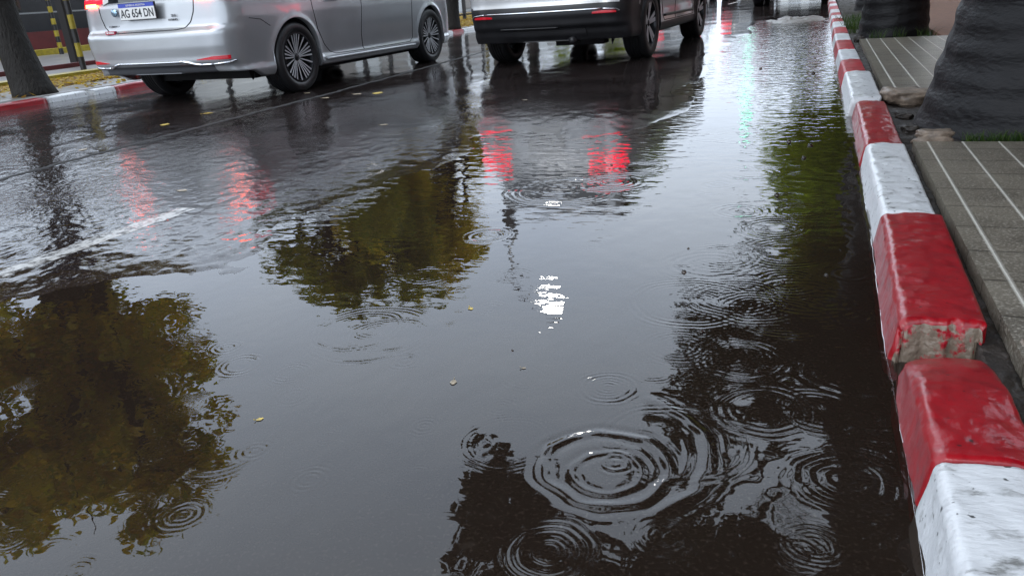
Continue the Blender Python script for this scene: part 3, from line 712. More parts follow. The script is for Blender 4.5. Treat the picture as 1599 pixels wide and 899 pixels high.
# grass tufts
def grass(name, spots, label, hmax=.06):
    vs = []; fs = []
    for (x, y, r, n) in spots:
        for _ in range(n):
            a = random.random() * 6.28; d = r * math.sqrt(random.random()); bx, by = x + d * math.cos(a), y + d * math.sin(a) * .6
            h = random.uniform(.4, 1) * hmax; w = random.uniform(.0015, .003); aa = random.random() * 6.28; ln = random.uniform(.2, 1.1) * h; la = random.random() * 6.28
            c, s = math.cos(aa) * w, math.sin(aa) * w; z0 = .055
            b = len(vs)
            vs += [(bx - c, by - s, z0), (bx + c, by + s, z0), (bx + c * .7 + math.cos(la) * ln * .4, by + s * .7 + math.sin(la) * ln * .4, z0 + h * .7),
                   (bx - c * .7 + math.cos(la) * ln * .4, by - s * .7 + math.sin(la) * ln * .4, z0 + h * .7), (bx + math.cos(la) * ln, by + math.sin(la) * ln, z0 + h)]
            fs += [(b, b + 1, b + 2, b + 3), (b + 3, b + 2, b + 4)]
    o = mesh_obj(name, vs, fs, M['grass'], smooth=False); tag(o, label, "grass", kind="stuff"); return o
grass("grass", [(.60, 3.50, .05, 90), (.74, 3.51, .06, 110), (.67, 3.49, .03, 60), (.93, 3.48, .07, 60), (1.1, 3.5, .1, 60)], "green grass tufts at the foot of the big palm", .065)
grass("grass", [(.52, 8.74, .07, 60), (.72, 8.76, .06, 40), (.36, 10.6, .10, 180), (.34, 9.8, .05, 40), (.95, 8.72, .08, 40), (.5, 12, .3, 300)], "green grass around the second palm", .14)

# ------------------------------------------------------------------ palms and trees
def palm(x, y, rb, rt, h, label, fr_n, fr_len, seed, flare=.75, lean=(0, 0)):
    rnd = random.Random(seed)
    root = empty("palm_tree", (x, y, .045)); tag(root, label, "palm tree", "palm trees along the pavement")
    nz, na = 150, 72
    z = np.concatenate([np.linspace(-.05, .9, 90), np.linspace(.95, h, 60)])
    a = np.linspace(0, 2 * math.pi, na, endpoint=False)
    A, Zz = np.meshgrid(a, z)
    R = rt + (rb - rt) * np.exp(-np.clip(Zz, 0, 9) / flare * 1.1)
    R = R + .006 * fbm(A * 1.2 + seed, Zz * 4, seed, 3) + .0035 * np.sin(Zz * 55 + 1.5 * np.sin(A * 2)) + .004 * vnoise(A * 22, Zz * 3, seed + 4) + .005 * np.abs(vnoise(A * 3, Zz * 14, seed + 2))
    Vx = R * np.cos(A) + lean[0] * Zz; Vy = R * np.sin(A) + lean[1] * Zz
    Vv = np.stack([Vx, Vy, Zz], -1).reshape(-1, 3)
    mesh_obj("trunk", Vv, grid_faces(len(z), na, True), M['palmbark'], root)
    top = Vector((lean[0] * h, lean[1] * h, h))
    # fibrous boss
    b = MB(); b.lathe([(rt * .95, h - .7), (rt * 1.5, h - .2), (rt * 1.4, h + .15), (rt * .5, h + .5)], 24, c=(top.x, top.y, 0)); b.build("boss", M['palmbark'], root, True)
    for k in range(fr_n):
        az = k * 2.399 + rnd.random() * .3; el = math.radians(rnd.uniform(-25, 75)); L = fr_len * rnd.uniform(.85, 1.1)
        n = 26; p = top.copy(); d = el; pts = [p.copy()]
        for i in range(n):
            d -= (.055 + .03 * i / n) * (1.0 if el > 0 else .5)
            d = max(d, -1.45)
            p = p + Vector((math.cos(az) * math.cos(d), math.sin(az) * math.cos(d), math.sin(d))) * (L / n); pts.append(p.copy())
        m = MB(); m.tube(pts[::3] + [pts[-1]], [.022 * (1 - i / (len(pts) / 3 + 2)) + .004 for i in range(len(pts[::3]) + 1)], 5)
        side = Vector((-math.sin(az), math.cos(az), 0))
        for i in range(3, n):
            for sgn in (-1, 1):
                for sub in (0, .5):
                    q = pts[i] + (pts[min(i + 1, n)] - pts[i]) * sub
                    t = (pts[min(i + 1, n)] - pts[i - 1]).normalized()
                    ll = .50 * math.sin(math.pi * (.12 + .86 * i / n)) ** .7 * rnd.uniform(.8, 1.1)
                    dirv = (side * sgn * .85 + t * .55 + Vector((0, 0, rnd.uniform(-.45, -.05)))).normalized()
                    wv = t * .013
                    mid = q + dirv * ll * .5; end = q + dirv * ll + Vector((0, 0, -ll * .22))
                    m.add([q - wv, q + wv, mid + wv * .9, end, mid - wv * .9], [(0, 1, 2, 3, 4)])
        m.build("frond", M['frond'], root)
    return root

def tree(x, y, h0, tr, label, clumps, nleaf, mt, seed, lean=(0.0, 0.0), leafsize=.07, z0=.0, name="tree", group=None, limbs=True):
    rnd = random.Random(seed); rg = np.random.default_rng(seed)
    root = empty(name, (x, y, z0)); tag(root, label, "tree", group)
    m = MB()
    tp = [];rr = []
    for i in range(13):
        t = i / 12
        tp.append((lean[0] * t * h0 + .05 * math.sin(t * 5 + seed), lean[1] * t * h0 + .05 * math.cos(t * 4 + seed), -.08 + t * h0))
        rr.append(tr * (1 + .45 * math.exp(-t * h0 / .25)) * (1 - .35 * t))
    m.tube(tp, rr, 14)
    top = Vector(tp[-1])
    C = [Vector((cx_ - x, cy_ - y, cz_ - z0)) for (cx_, cy_, cz_, r) in clumps]
    for c, (_, _, _, r) in zip(C, clumps):
        st = Vector(tp[rnd.randint(7, 12)])
        pts = []
        for i in range(7):
            t = i / 6; q = st.lerp(c, t) + Vector((rnd.uniform(-.1, .1), rnd.uniform(-.1, .1), .25 * math.sin(t * 3.1) * min(1, (c - st).length / 3)))
            pts.append(q)
        pts[0] = st
        m.tube(pts, [tr * .55 * (1 - .85 * i / 6) + .006 for i in range(7)], 7)
        for _ in range(7):
            e = c + Vector((rnd.gauss(0, 1), rnd.gauss(0, 1), rnd.gauss(0, .8))).normalized() * r * rnd.uniform(.7, 1.0)
            s = pts[rnd.randint(4, 6)]
            m.tube([s, s.lerp(e, .5) + Vector((0, 0, .06)), e], [.018, .011, .004], 4)
    m.build("trunk", M['bark'], root, True)
    w = np.array([r ** 2 for (_, _, _, r) in clumps]); w = w / w.sum()
    ci = rg.choice(len(C), nleaf, p=w)
    Cn = np.array([tuple(c) for c in C])[ci]; Rn = np.array([c[3] for c in clumps])[ci]
    d = rg.normal(size=(nleaf, 3)); d /= np.linalg.norm(d, axis=1)[:, None]
    rad = rg.random(nleaf) ** .45
    # sub-clusters give an uneven, gappy outline
    K = 26
    sub = rg.normal(size=(len(C), K, 3)); sub /= np.linalg.norm(sub, axis=2)[:, :, None]; sub *= rg.uniform(.35, 1.1, size=(len(C), K, 1))
    sc = sub[ci, rg.integers(0, K, nleaf)]
    P = Cn + (sc + d * rad[:, None] * .33) * Rn[:, None]
    s = leafsize * rg.uniform(.6, 1.3, nleaf)
    u = rg.normal(size=(nleaf, 3)); u /= np.linalg.norm(u, axis=1)[:, None]
    v = np.cross(u, rg.normal(size=(nleaf, 3))); v /= np.linalg.norm(v, axis=1)[:, None]
    V = np.stack([P - u * s[:, None], P + v * s[:, None] * .45, P + u * s[:, None], P - v * s[:, None] * .45], 1).reshape(-1, 3)
    F = np.arange(nleaf * 4).reshape(-1, 4)
    mesh_obj("crown", V, F, M[mt], root, smooth=False)
    return root

palm(.93, 4.00, .50, .27, 7.2, "thick dark palm trunk filling the top right corner", 34, 3.4, 1)
palm(.72, 9.42, .34, .26, 9.6, "second dark palm trunk, behind the first one, with grass at its foot", 40, 3.4, 2)
palm(.85, 15.2, .34, .22, 5.2, "third palm trunk, beyond the other two, cut by the top edge", 30, 3.0, 3)

def blob(cx, cy, cz, rx, n, r, seed, sy=None, sz=None):
    rnd = random.Random(seed); out = []
    for _ in range(n):
        out.append((cx + rnd.uniform(-1, 1) * rx, cy + rnd.uniform(-1, 1) * (sy or rx), cz + rnd.uniform(-1, 1) * (sz or rx * .6), r * rnd.uniform(.7, 1.2)))
    return out
BLOTCH = [(-1.86, 4.05, 2.40, .28), (-1.95, 4.1, 2.75, .34), (-1.70, 4.1, 2.85, .32), (-1.85, 4.1, 3.2, .4), (-1.35, 4.2, 3.3, .32), (-.95, 4.35, 3.15, .27), (-.6, 4.4, 3.2, .25), (.3, 3.6, 3.6, .5), (1.2, 3.2, 3.4, .6)]
# right side, overhanging the water
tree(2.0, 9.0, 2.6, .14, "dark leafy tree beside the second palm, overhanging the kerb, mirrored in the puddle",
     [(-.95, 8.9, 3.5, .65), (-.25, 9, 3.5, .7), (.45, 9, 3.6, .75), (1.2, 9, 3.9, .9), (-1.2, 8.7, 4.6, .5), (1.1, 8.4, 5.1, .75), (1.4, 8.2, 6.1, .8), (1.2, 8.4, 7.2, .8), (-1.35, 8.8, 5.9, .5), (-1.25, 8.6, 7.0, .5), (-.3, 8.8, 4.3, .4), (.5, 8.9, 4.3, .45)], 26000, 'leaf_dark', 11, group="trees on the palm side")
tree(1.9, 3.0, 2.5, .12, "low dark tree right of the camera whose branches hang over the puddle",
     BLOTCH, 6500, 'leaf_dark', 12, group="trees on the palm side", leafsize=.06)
tree(1.5, 21.5, 2.2, .2, "bright green tree down the palm side, seen as a green column in the puddle",
     blob(1.0, 20.5, 4.2, 1.0, 12, 1.1, 5, 1.6, 1.8) + blob(.4, 20.0, 2.9, .5, 5, .7, 6, .8, .8), 22000, 'leaf_green', 13, leafsize=.11, group="trees on the palm side")
tree(2.2, 12.6, 2.6, .16, "olive tree between the second and third palms",
     blob(1.6, 12.6, 4.4, 1.3, 8, 1.0, 7), 14000, 'leaf_olive', 14, leafsize=.09, group="trees on the palm side")
tree(2.6, 1.2, 3.4, .22, "broad unseen tree added over the near pavement so its canopy shades the kerb, above the view",
     blob(2.2, 2.0, 5.6, 3.0, 30, 1.3, 31, 4.2, .8) + blob(.9, 3.5, 6.4, 1.5, 14, 1.2, 32, 2.5, .5), 60000, 'leaf_dark', 15, leafsize=.13, group="trees on the palm side")  # out-of-view canopy, added to darken the kerb, palms and tiles
# left side row
GT = "street trees on the far pavement"
tree(-8.16, 6.36, 2.3, .185, "leaning dark tree trunk at the left edge of the photo",
     blob(-7.9, 5.7, 3.4, .9, 9, .75, 21, 1.0, .8) + [(-7.1, 6.1, 4.1, .75), (-6.9, 5.6, 4.4, .6), (-8.1, 7.0, 3.7, .7), (-7.0, 4.6, 3.6, .7), (-8.2, 4.0, 3.4, .8)], 24000, 'leaf_autumn', 21, lean=(-.10, .02), group=GT)
tree(-8.25, 11.4, 2.4, .17, "dark tree trunk hidden behind the silver car",
     blob(-8.0, 12.3, 3.4, .8, 8, .6, 22, 1.3, .8) + [(-7.2, 12.6, 4.5, .5), (-7.8, 11.0, 3.9, .5), (-8.2, 10.2, 3.2, .45)], 13000, 'leaf_olive', 22, group=GT)
tree(-7.80, 16.9, 2.4, .15, "dark tree trunk standing between the two cars, yellow leaves below",
     blob(-8.7, 15.7, 3.9, .9, 12, .85, 23, 1.3, 1.2) + [(-8.2, 15.2, 5.0, .75), (-8.0, 14.2, 4.3, .7), (-8.6, 13.6, 3.4, .7), (-8.1, 17.0, 2.1, .6), (-8.3, 18.2, 2.4, .7), (-7.9, 17.6, 3.0, .6)], 28000, 'leaf_autumn', 23, leafsize=.09, group=GT)
tree(-8.0, 22.6, 2.6, .2, "olive tree farther along the far pavement behind the pale car",
     blob(-7.9, 22.6, 3.3, 1.3, 10, .9, 24, 2.0, .8), 20000, 'leaf_olive', 24, leafsize=.11, group=GT)
tree(-8.2, 29, 2.8, .2, "green tree far along the far pavement",
     blob(-8.3, 29, 3.4, 1.2, 8, 1.0, 25, 1.6, .7), 12000, 'leaf_green', 25, leafsize=.13, group=GT)

# ------------------------------------------------------------------ far pavement: fence, posts, walls, leaf litter
fence = empty("metal_fence", (-10.5, 8, .05)); tag(fence, "dark metal fence with upright posts on the far pavement", "fence")
for k in range(15):
    m = MB(); m.box(-.045, .045, -.045, .045, 0, 2.2); o = m.build("post", M['black'], fence); o.location = (0, 3.0 + k * 1.25, 0)
for z in (.12, 1.95):
    m = MB(); m.box(-.02, .02, 3.0, 20.5, z, z + .05); m.build("rail", M['black'], fence)
def banded(x, y, w, h, label, n=9, ph=0):
    root = empty("warning_post", (x, y, .05)); tag(root, label, "post", "black and yellow warning posts")
    z = 0
    for k in range(n):
        hh = h / n; m = MB()
        m.lathe([(0.001, z), (w, z), (w, z + hh - .002), (.001, z + hh - .002)], 16); m.build("band", M['yellow' if (k + ph) % 2 else 'black'], root); z += hh
    return root
banded(-11.0, 9.52, .045, 1.9, "black and yellow banded post nearest the silver car")
banded(-18.3, 15.3, .055, 1.6, "smaller black and yellow banded post farther back on the left", n=11)
banded(-10.62, 25.4, .06, 1.9, "black and yellow post between the two cars", n=13)
m = MB(); m.box(-13.24, -13.08, 11.2, 11.36, .04, 2.6); o = m.build("gate_post", M['black']); tag(o, "thick plain black post beside the banded post", "post")
m = MB(); m.box(-10.15, -9.85, -3, 9.7, .03, .11); o = m.build("yellow_edging", M['yellow']); tag(o, "low yellow painted edging strip behind the leaning tree", "edging")
m = MB(); m.box(-12.3, -12.15, -3, 12.5, .03, .12); o = m.build("dark_edging", M['redwall']); tag(o, "low dark red edging strip behind the yellow one", "edging")
m = MB(); m.box(-19.2, -18.7, -3, 26, .03, .19); o = m.build("yellow_edging", M['yellow']); tag(o, "far yellow strip at the foot of the red wall", "edging")
m = MB(); m.box(-21.0, -20.7, -3, 29.6, .0, .62); o = m.build("red_wall", M['redwall']); tag(o, "low dark red wall in the top left", "wall")
m = MB(); m.box(-20.74, -20.70, -3, 29.4, 1.10, 1.14); [m.box(-20.74, -20.70, y, y + .04, .62, 1.10) for y in np.arange(-2, 29, 3)]
o = m.build("railing", M['metal']); tag(o, "thin grey rail above the dark red wall", "railing")
b = empty("dark_building", (-23.5, 8, 0)); tag(b, "dark building behind the low red wall", "building")
m = MB(); m.box(-2, 2, -14, 22, 0, 3.4); m.build("wall", M['darkwall'], b)
m = MB(); m.box(-2.2, 2.2, -14.2, 22.2, 3.4, 3.6); m.build("roof", M['greywall'], b)
for k in range(6):
    m = MB(); m.box(2.003, 2.05, -12 + k * 3.8, -10 + k * 3.8, 1.2, 2.5); m.build("window", M['glass'], b)
b = empty("pale_building", (-18.5, 38, 0)); tag(b, "long pale building behind the far fence", "building")
m = MB(); m.box(-2, 2.3, -16, 30, 0, 3.2); m.build("wall", M['palewall'], b)
m = MB(); m.box(-2.2, 2.5, -16.2, 30.2, 3.2, 3.45); m.build("roof", M['greywall'], b)
for k in range(10):
    m = MB(); m.box(2.303, 2.36, -14.5 + k * 4.2, -12.2 + k * 4.2, .15 if k % 3 == 0 else 1.0, 2.4); m.build("shutter", M['greywall'], b)
b = empty("salmon_building", (5.5, 15, 0)); tag(b, "salmon coloured house front behind the palms", "building")
m = MB(); m.box(-1.6, 3, -16, 25, 0, 3.6); m.build("wall", M['pinkwall'], b)
m = MB(); m.box(-1.8, 3.2, -16.2, 25.2, 3.6, 3.8); m.build("roof", M['greywall'], b)
for k in range(8):
    m = MB(); m.box(-1.66, -1.603, -14 + k * 4.6, -12.2 + k * 4.6, .1 if k % 2 else 1.0, 2.3); m.build("window", M['glass'], b)
for i, (x0, x1, y0, y1, h, mt, lab) in enumerate([(-16, -9.5, 62, 76, 4.8, 'greywall', "grey block at the far left end of the street"), (2, 12, 46, 70, 5.5, 'palewall', "pale block at the far right end of the street"),
        (-8, 1.5, 88, 100, 3.6, 'palewall', "low pale building closing the street")]):
    b = empty("far_building", ((x0 + x1) / 2, y0, 0)); tag(b, lab, "building"); w = (x1 - x0) / 2
    m = MB(); m.box(-w, w, 0, y1 - y0, 0, h); m.build("wall", M[mt], b)
    m = MB(); m.box(-w - .2, w + .2, -.2, y1 - y0 + .2, h, h + .25); m.build("roof", M['greywall'], b)
    for k in range(4):
        m = MB(); xx0 = -w + .8 + k * (2 * w - 1.6) / 4; m.box(xx0, xx0 + (2 * w) / 8, -.05, -.003, 1.0, 2.3); m.build("window", M['glass'], b)

def litter(name, regions, label, z=.055):
    P = []
    for (x0, x1, y0, y1, n) in regions:
        q = RNG.random((n, 2)); P.append(np.stack([x0 + (x1 - x0) * q[:, 0], y0 + (y1 - y0) * q[:, 1]], 1))
    P = np.concatenate(P); n = len(P); a = RNG.random(n) * 6.28; s = RNG.uniform(.025, .05, n); t = RNG.normal(0, .25, (n, 2))
    u = np.stack([np.cos(a), np.sin(a), t[:, 0]], 1) * s[:, None]; v = np.stack([-np.sin(a), np.cos(a), t[:, 1]], 1) * s[:, None] * .6
    c = np.concatenate([P, np.full((n, 1), z) + RNG.random((n, 1)) * .015], 1)
    V = np.stack([c - u, c + v, c + u, c - v], 1).reshape(-1, 3)
    o = mesh_obj(name, V, np.arange(n * 4).reshape(-1, 4), M['litter'], smooth=False); tag(o, label, "leaves", kind="stuff")
litter("leaf_litter", [(-9.9, -9.0, 2, 7, 1800), (-10.0, -8.6, 7, 10, 4600), (-8.9, -7.9, 5, 10, 420), (-10.6, -9.0, 9, 14, 4000), (-10.3, -8.2, 14, 30, 11000), (-14.0, -10.3, 22, 36, 13000), (-8.6, -7.85, 8, 17, 900), (-8.5, -7.9, 17, 30, 2000)], "yellow fallen leaves covering the far pavement")

# ------------------------------------------------------------------ street lamp and traffic light
root = empty("street_lamp", (-7.95, 19.7, .05)); tag(root, "tall grey street lamp with a lit head, seen mirrored in the puddle", "street lamp")
m = MB(); m.tube([(0, 0, 0), (0, 0, 3), (0, 0, 7.0)], [.09, .075, .05], 12); m.build("pole", M['metal'], root, True)
m = MB(); m.tube([(0, 0, 6.9), (.3, 0, 7.5), (.9, 0, 7.85)], [.04, .035, .03], 8); m.build("arm", M['metal'], root, True)
m = MB(); m.lathe([(.02, 8.05), (.22, 7.98), (.36, 7.84), (.33, 7.80)], 20, c=(1.15, 0, 0)); m.build("hood", M['metal'], root, True)
m = MB(); m.lathe([(.001, 7.62), (.20, 7.66), (.33, 7.79), (.001, 7.80)], 20, c=(1.15, 0, 0)); m.build("lamp", M['lampwhite'], root, True)
m = MB(); m.box(-.16, .16, -.1, .1, 4.7, 5.6); m.build("sign_box", M['black'], root)
root = empty("traffic_light", (.75, 33, .05)); tag(root, "traffic light on a long arm showing green", "traffic light")
m = MB(); m.tube([(0, 0, 0), (0, 0, 4.6), (-.3, 0, 4.95), (-3.4, 0, 5.05)], [.08, .07, .06, .04], 10); m.build("pole", M['metal'], root, True)
m = MB(); m.box(-3.55, -3.2, -.15, .12, 3.9, 4.95); m.build("housing", M['black'], root)
m = MB(); m.lathe([(.001, -.16), (.20, -.155), (.20, -.14)], 20, axis='y', c=(-3.38, 0, 4.1)); m.build("green_light", M['green_on'], root, True)
for z in (4.42, 4.74):
    m = MB(); m.lathe([(.001, -.16), (.11, -.155), (.11, -.14)], 20, axis='y', c=(-3.38, 0, z)); m.build("dark_light", M['black'], root, True)

# ------------------------------------------------------------------ cars
def smooth_prof(zs, vs, sig=.018):
    zz = np.arange(0, 2.2, .005); v = np.interp(zz, zs, vs)
    k = np.exp(-(np.arange(-20, 21) * .005 / sig) ** 2 / 2); k /= k.sum()
    v = np.convolve(np.pad(v, 20, mode='edge'), k, 'valid')
    return lambda z: np.interp(z, zz, v)

class Shell:
    """body shell: outline columns walked round the car, each from its own bottom edge to its top edge"""
    def __init__(s, hw, yr, yf, ys0, ys1, crx, zb, zt, arches=(), ra=.35, zc=.32, K=46, rbow=.10, fbow=.25, taper=(1.35, .045), crown=.05, nose=.5):
        s.hw, s.yr, s.yf = hw, yr, yf; s.ys0, s.ys1, s.crx = ys0, ys1, crx; s.arches = arches; s.ra = ra; s.zc = zc; s.K = K
        s.rbow, s.fbow, s.taper, s.crown, s.zbf, s.ztf = rbow, fbow, taper, crown, zb, zt
        ys = [ys0, ys1]
        ys += list(np.arange(ys0, ys1, .055))
        for a in arches:
            ys = [y for y in ys if abs(y - a) > ra + .02 or y in (ys0, ys1)]
            ys += [a + ra * math.cos(t) for t in np.linspace(0, math.pi, 41)] + [a - ra - .006, a + ra + .006, a - ra - .02, a + ra + .02]
        s.ys = sorted(set(round(y, 5) for y in ys if ys0 <= y <= ys1))
        s.cols = [('r', u) for u in np.linspace(0, 1, 19)[:-1]] + [('rc', t) for t in np.linspace(0, math.pi / 2, 15)[:-1]] + [('s', y) for y in s.ys] + \
                 [('fc', t) for t in np.linspace(math.pi / 2, 0, 15)[1:]] + [('f', u) for u in np.linspace(1, 0, 13)[1:]]
    def W(s, y, z):
        w = s.hw(z) * (1 - s.taper[1] * ((y - s.taper[0]) / 2.3) ** 2)
        for a in s.arches:
            d = np.hypot(y - a, z - s.zc) - s.ra
            w = w + .014 * np.exp(-(d / .035) ** 2) + .008 * np.exp(-(d / .12) ** 2)
        return w
    def YR(s, x, z): return s.yr(z) + s.rbow * (np.abs(x) / .85) ** 2.6
    def YF(s, x, z): return s.yf(z) - s.fbow * (np.abs(x) / .85) ** 2.4
    def zb(s, y):
        b = s.zbf(y)
        for a in s.arches:
            d = s.ra ** 2 - (y - a) ** 2
            if d > 0: b = max(b, s.zc + math.sqrt(d))
        return b
    def yg(s, c):
        k, v = c
        return {'r': s.ys0 - .3, 'rc': s.ys0 - .3 + .3 * v / (math.pi / 2), 's': v, 'fc': s.ys1 + .3 - .3 * v / (math.pi / 2), 'f': s.ys1 + .3}[k]
    def pt(s, c, z, off=0.0):
        k, v = c
        if k == 's': return (s.W(v, z) + off, v, z)
        if k in ('r', 'rc'):
            W0 = s.W(s.ys0, z); xr = W0 - s.crx; yr0 = s.YR(xr, z)
            if k == 'r': x = v * xr; return (x, s.YR(x, z) - off, z)
            return (xr + (s.crx + off) * math.sin(v) ** .9, s.ys0 - (s.ys0 - yr0 + off) * math.cos(v) ** .9, z)
        W0 = s.W(s.ys1, z); xr = W0 - s.crx * 1.3; yf0 = s.YF(xr, z)
        if k == 'f': x = v * xr; return (x, s.YF(x, z) + off, z)
        return (xr + (s.crx * 1.3 + off) * math.sin(v), s.ys1 + (yf0 - s.ys1 + off) * math.cos(v), z)
    def build(s, name, mats, parent, midx=None, cap=True):
        cols = [(c, 1) for c in s.cols] + [(c, -1) for c in s.cols[::-1][1:-1]]
        nc = len(cols); V = []; 
        for k in range(s.K + 1):
            for c, sg in cols:
                yy = s.yg(c); b = s.zb(yy); t = s.ztf(yy)
                x, y, z = s.pt(c, b + (t - b) * k / s.K); V.append((x * sg, y, z))
        rows = s.K + 1
        # inward lip at the bottom edge
        low = [(x - (0.05 if x > 0 else -.05) * (abs(x) > .3), y, z) for x, y, z in V[:nc]]
        V = low + V; rows += 1
        if cap:
            last = V[-nc:]
            for t in (.04, .1, .2, .35, .55, .78, 1.0):
                for x, y, z in last:
                    yy = y
                    if y < s.ys0: yy = y + (s.ys0 - y) * t * .6
                    if y > s.ys1: yy = y - (y - s.ys1) * t * .6
                    V.append((x * (1 - t), yy, z + s.crown * (1 - (1 - t) ** 2)))
                rows += 1
        F = grid_faces(rows, nc, True)
        mi = None
        if midx:
            Va = np.array(V); C = Va[F].mean(1); mi = [midx(*p) for p in C]
        return mesh_obj(name, V, F, mats[0], parent, mats=mats, matidx=mi)
    def patch(s, name, mt, parent, cols, z0, z1, off=.008, sg=1, nz=6, back=.02):
        """a shaped panel lying on the shell; z0, z1 may be functions of the 0..1 position along cols"""
        f0 = z0 if callable(z0) else (lambda t: z0); f1 = z1 if callable(z1) else (lambda t: z1)
        n = len(cols); V = []
        def row(t_, o): return [(lambda p: (p[0] * sg, p[1], p[2]))(s.pt(c, f0(i / (n - 1)) + (f1(i / (n - 1)) - f0(i / (n - 1))) * t_, o)) for i, c in enumerate(cols)]
        rows = [row(0, -back)] + [row(k / nz, off) for k in range(nz + 1)] + [row(1, -back)]
        for r in rows: V += r
        F = grid_faces(len(rows), n).tolist()
        F.append([k * n for k in range(len(rows))]); F.append([k * n + n - 1 for k in range(len(rows))][::-1])
        return mesh_obj(name, V, F, mt, parent, smooth=False)
    def line(s, pts, sg=1, r=.004, n=10, mb=None, off=0.0):
        """tube lying on the shell through (col, z) points"""
        P = []
        for (c0, z0), (c1, z1) in zip(pts[:-1], pts[1:]):
            for i in range(n):
                t = i / n
                if c0[0] == c1[0]: c = (c0[0], c0[1] + (c1[1] - c0[1]) * t)
                else: c = c0 if t < .5 else c1
                p = s.pt(c, z0 + (z1 - z0) * t, off); P.append((p[0] * sg, p[1], p[2]))
        p = s.pt(pts[-1][0], pts[-1][1], off); P.append((p[0] * sg, p[1], p[2]))
        mb.tube(P, r, 6)

def wheel(parent, x, y, r, w, side, style):
    root = empty("wheel", (x, y, r), 0, parent)
    m = MB(); rr = .70 if style == 'sedan' else .66
    prof = [(r * rr, -w / 2 + .01), (r * (rr + .1), -w / 2), (r * .9, -w / 2 - .004), (r * .97, -w / 2 + .012), (r * 1.0, -w / 2 + .035)]
    for g_ in (-.045, -.015, .015, .045):
        prof += [(r, g_ - .008), (r - .007, g_ - .005), (r - .007, g_ + .005), (r, g_ + .008)]
    prof += [(r * 1.0, w / 2 - .035), (r * .97, w / 2 - .012), (r * .9, w / 2 + .004), (r * (rr + .1), w / 2), (r * rr, w / 2 - .01)]
    m.lathe(prof, 72, 'x', close=True); m.build("tyre", M['tyre'], root, True)
    R = r * rr; s = side; rim = MB()
    rim.lathe([(R, -s * w * .4), (R * 1.0, s * w * .40), (R * 1.02, s * w * .47), (R * .95, s * w * .47), (R * .92, s * w * .36), (R * .90, -s * w * .35)], 60, 'x', close=True, m=0)
    rim.lathe([(.001, s * w * .02), (R * .9, s * w * .0)], 40, 'x', m=0)
    # brake disc
    rim.lathe([(.001, s * w * .10), (R * .62, s * w * .10), (R * .62, s * w * .06)], 40, 'x', m=2)
    hubx = s * w * .33
    if style == 'sedan':
        angs = []
        for k in range(5):
            for d in (-29, -16, -5, 5, 16, 29)[1:5] + (36,): angs.append((k * 72 + 90 + d, True))
    else:
        angs = [(k * 72 + 90 + d, True) for k in range(5) for d in (-9, 9)]
    for a, main in angs:
        t = math.radians(a); dy, dz = math.cos(t), math.sin(t); px, pz = -dz, dy
        w0, w1 = (.0045, .0095) if style == 'sedan' else (.020, .026)
        r0, r1 = .035, R * .96
        for (lo, hi, mm, dx0, dx1) in ((0, 1, 0, .0, .0), (0, 1, 1, .003, .003)):
            sc = 1.0 if mm == 0 else .8
            x0a, x1a = hubx + s * dx0, s * w * .43 + s * dx1
            v = []
            for (rr_, ww, xo) in ((r0, w0 * sc, x0a), (r1, w1 * sc, x1a)):
                for sgn, dpt in ((-1, 0), (1, 0), (1, -s * .02), (-1, -s * .02)):
                    v.append((xo + dpt, dy * rr_ + px * ww * sgn, dz * rr_ + pz * ww * sgn))
            rim.add(v, [(0, 1, 5, 4), (1, 2, 6, 5), (2, 3, 7, 6), (3, 0, 4, 7), (4, 5, 6, 7), (0, 3, 2, 1)], mm)
    rim.build("rim", None, root, False, mats=[M['rim_dark'], M['rim_face'], M['metal']])
    c = MB(); c.lathe([(.001, hubx + s * .012), (.028, hubx + s * .010), (.034, hubx), (.034, hubx - s * .03)], 24, 'x'); c.build("hub_cap", M['rim_dark'], root, True)
    return root

def text(body, parent, size, loc, mt, ext=.0008, name="lettering", rot=(math.pi / 2, 0, 0), xs=1.0, align='CENTER', bold=0.0):
    cu = bpy.data.curves.new(name, 'FONT'); cu.body = body; cu.size = size; cu.extrude = ext; cu.align_x = align; cu.align_y = 'CENTER'; cu.offset = bold
    o = bpy.data.objects.new(name, cu); COL.objects.link(o); cu.materials.append(mt); o.parent = parent
    dg = bpy.context.evaluated_depsgraph_get(); me = bpy.data.meshes.new_from_object(o.evaluated_get(dg))
    bpy.data.objects.remove(o); o = bpy.data.objects.new(name, me); COL.objects.link(o); o.parent = parent
    if not me.materials: me.materials.append(mt)
    o.location = loc; o.rotation_euler = rot; o.scale = (xs, 1, 1); return o

def underbody(root, wb, w, r, z0, y0, y1, arches):
    m = MB()
    m.box(-w + .30, w - .30, -.30, y1 - .25, z0, z0 + .35)
    m.box(-w + .10, w - .10, .42, wb - .42, z0 + .0, z0 + .35)
    m.box(-w + .16, w - .16, y0 + .10, -.45, z0 + .14, z0 + .5)
    m.tube([(-w + .2, 0, r), (w - .2, 0, r)], .045, 8)
    m.build("underbody", M['seam'], root)
    for a in arches:
        for s in (-1, 1):
            m = MB()
            prof = [(r + .045, s * (w - .03)), (r + .045, s * (w - .32)), (.02, s * (w - .33))]
            m.lathe(prof, 40, 'x', c=(0, a, r))
            m.f = [f for f in m.f if sum(m.v[i][2] for i in f) / len(f) > r * .75]; m.m = [0] * len(m.f)   # upper part only
            m.build("wheel_arch_liner", M['seam'], root, True)

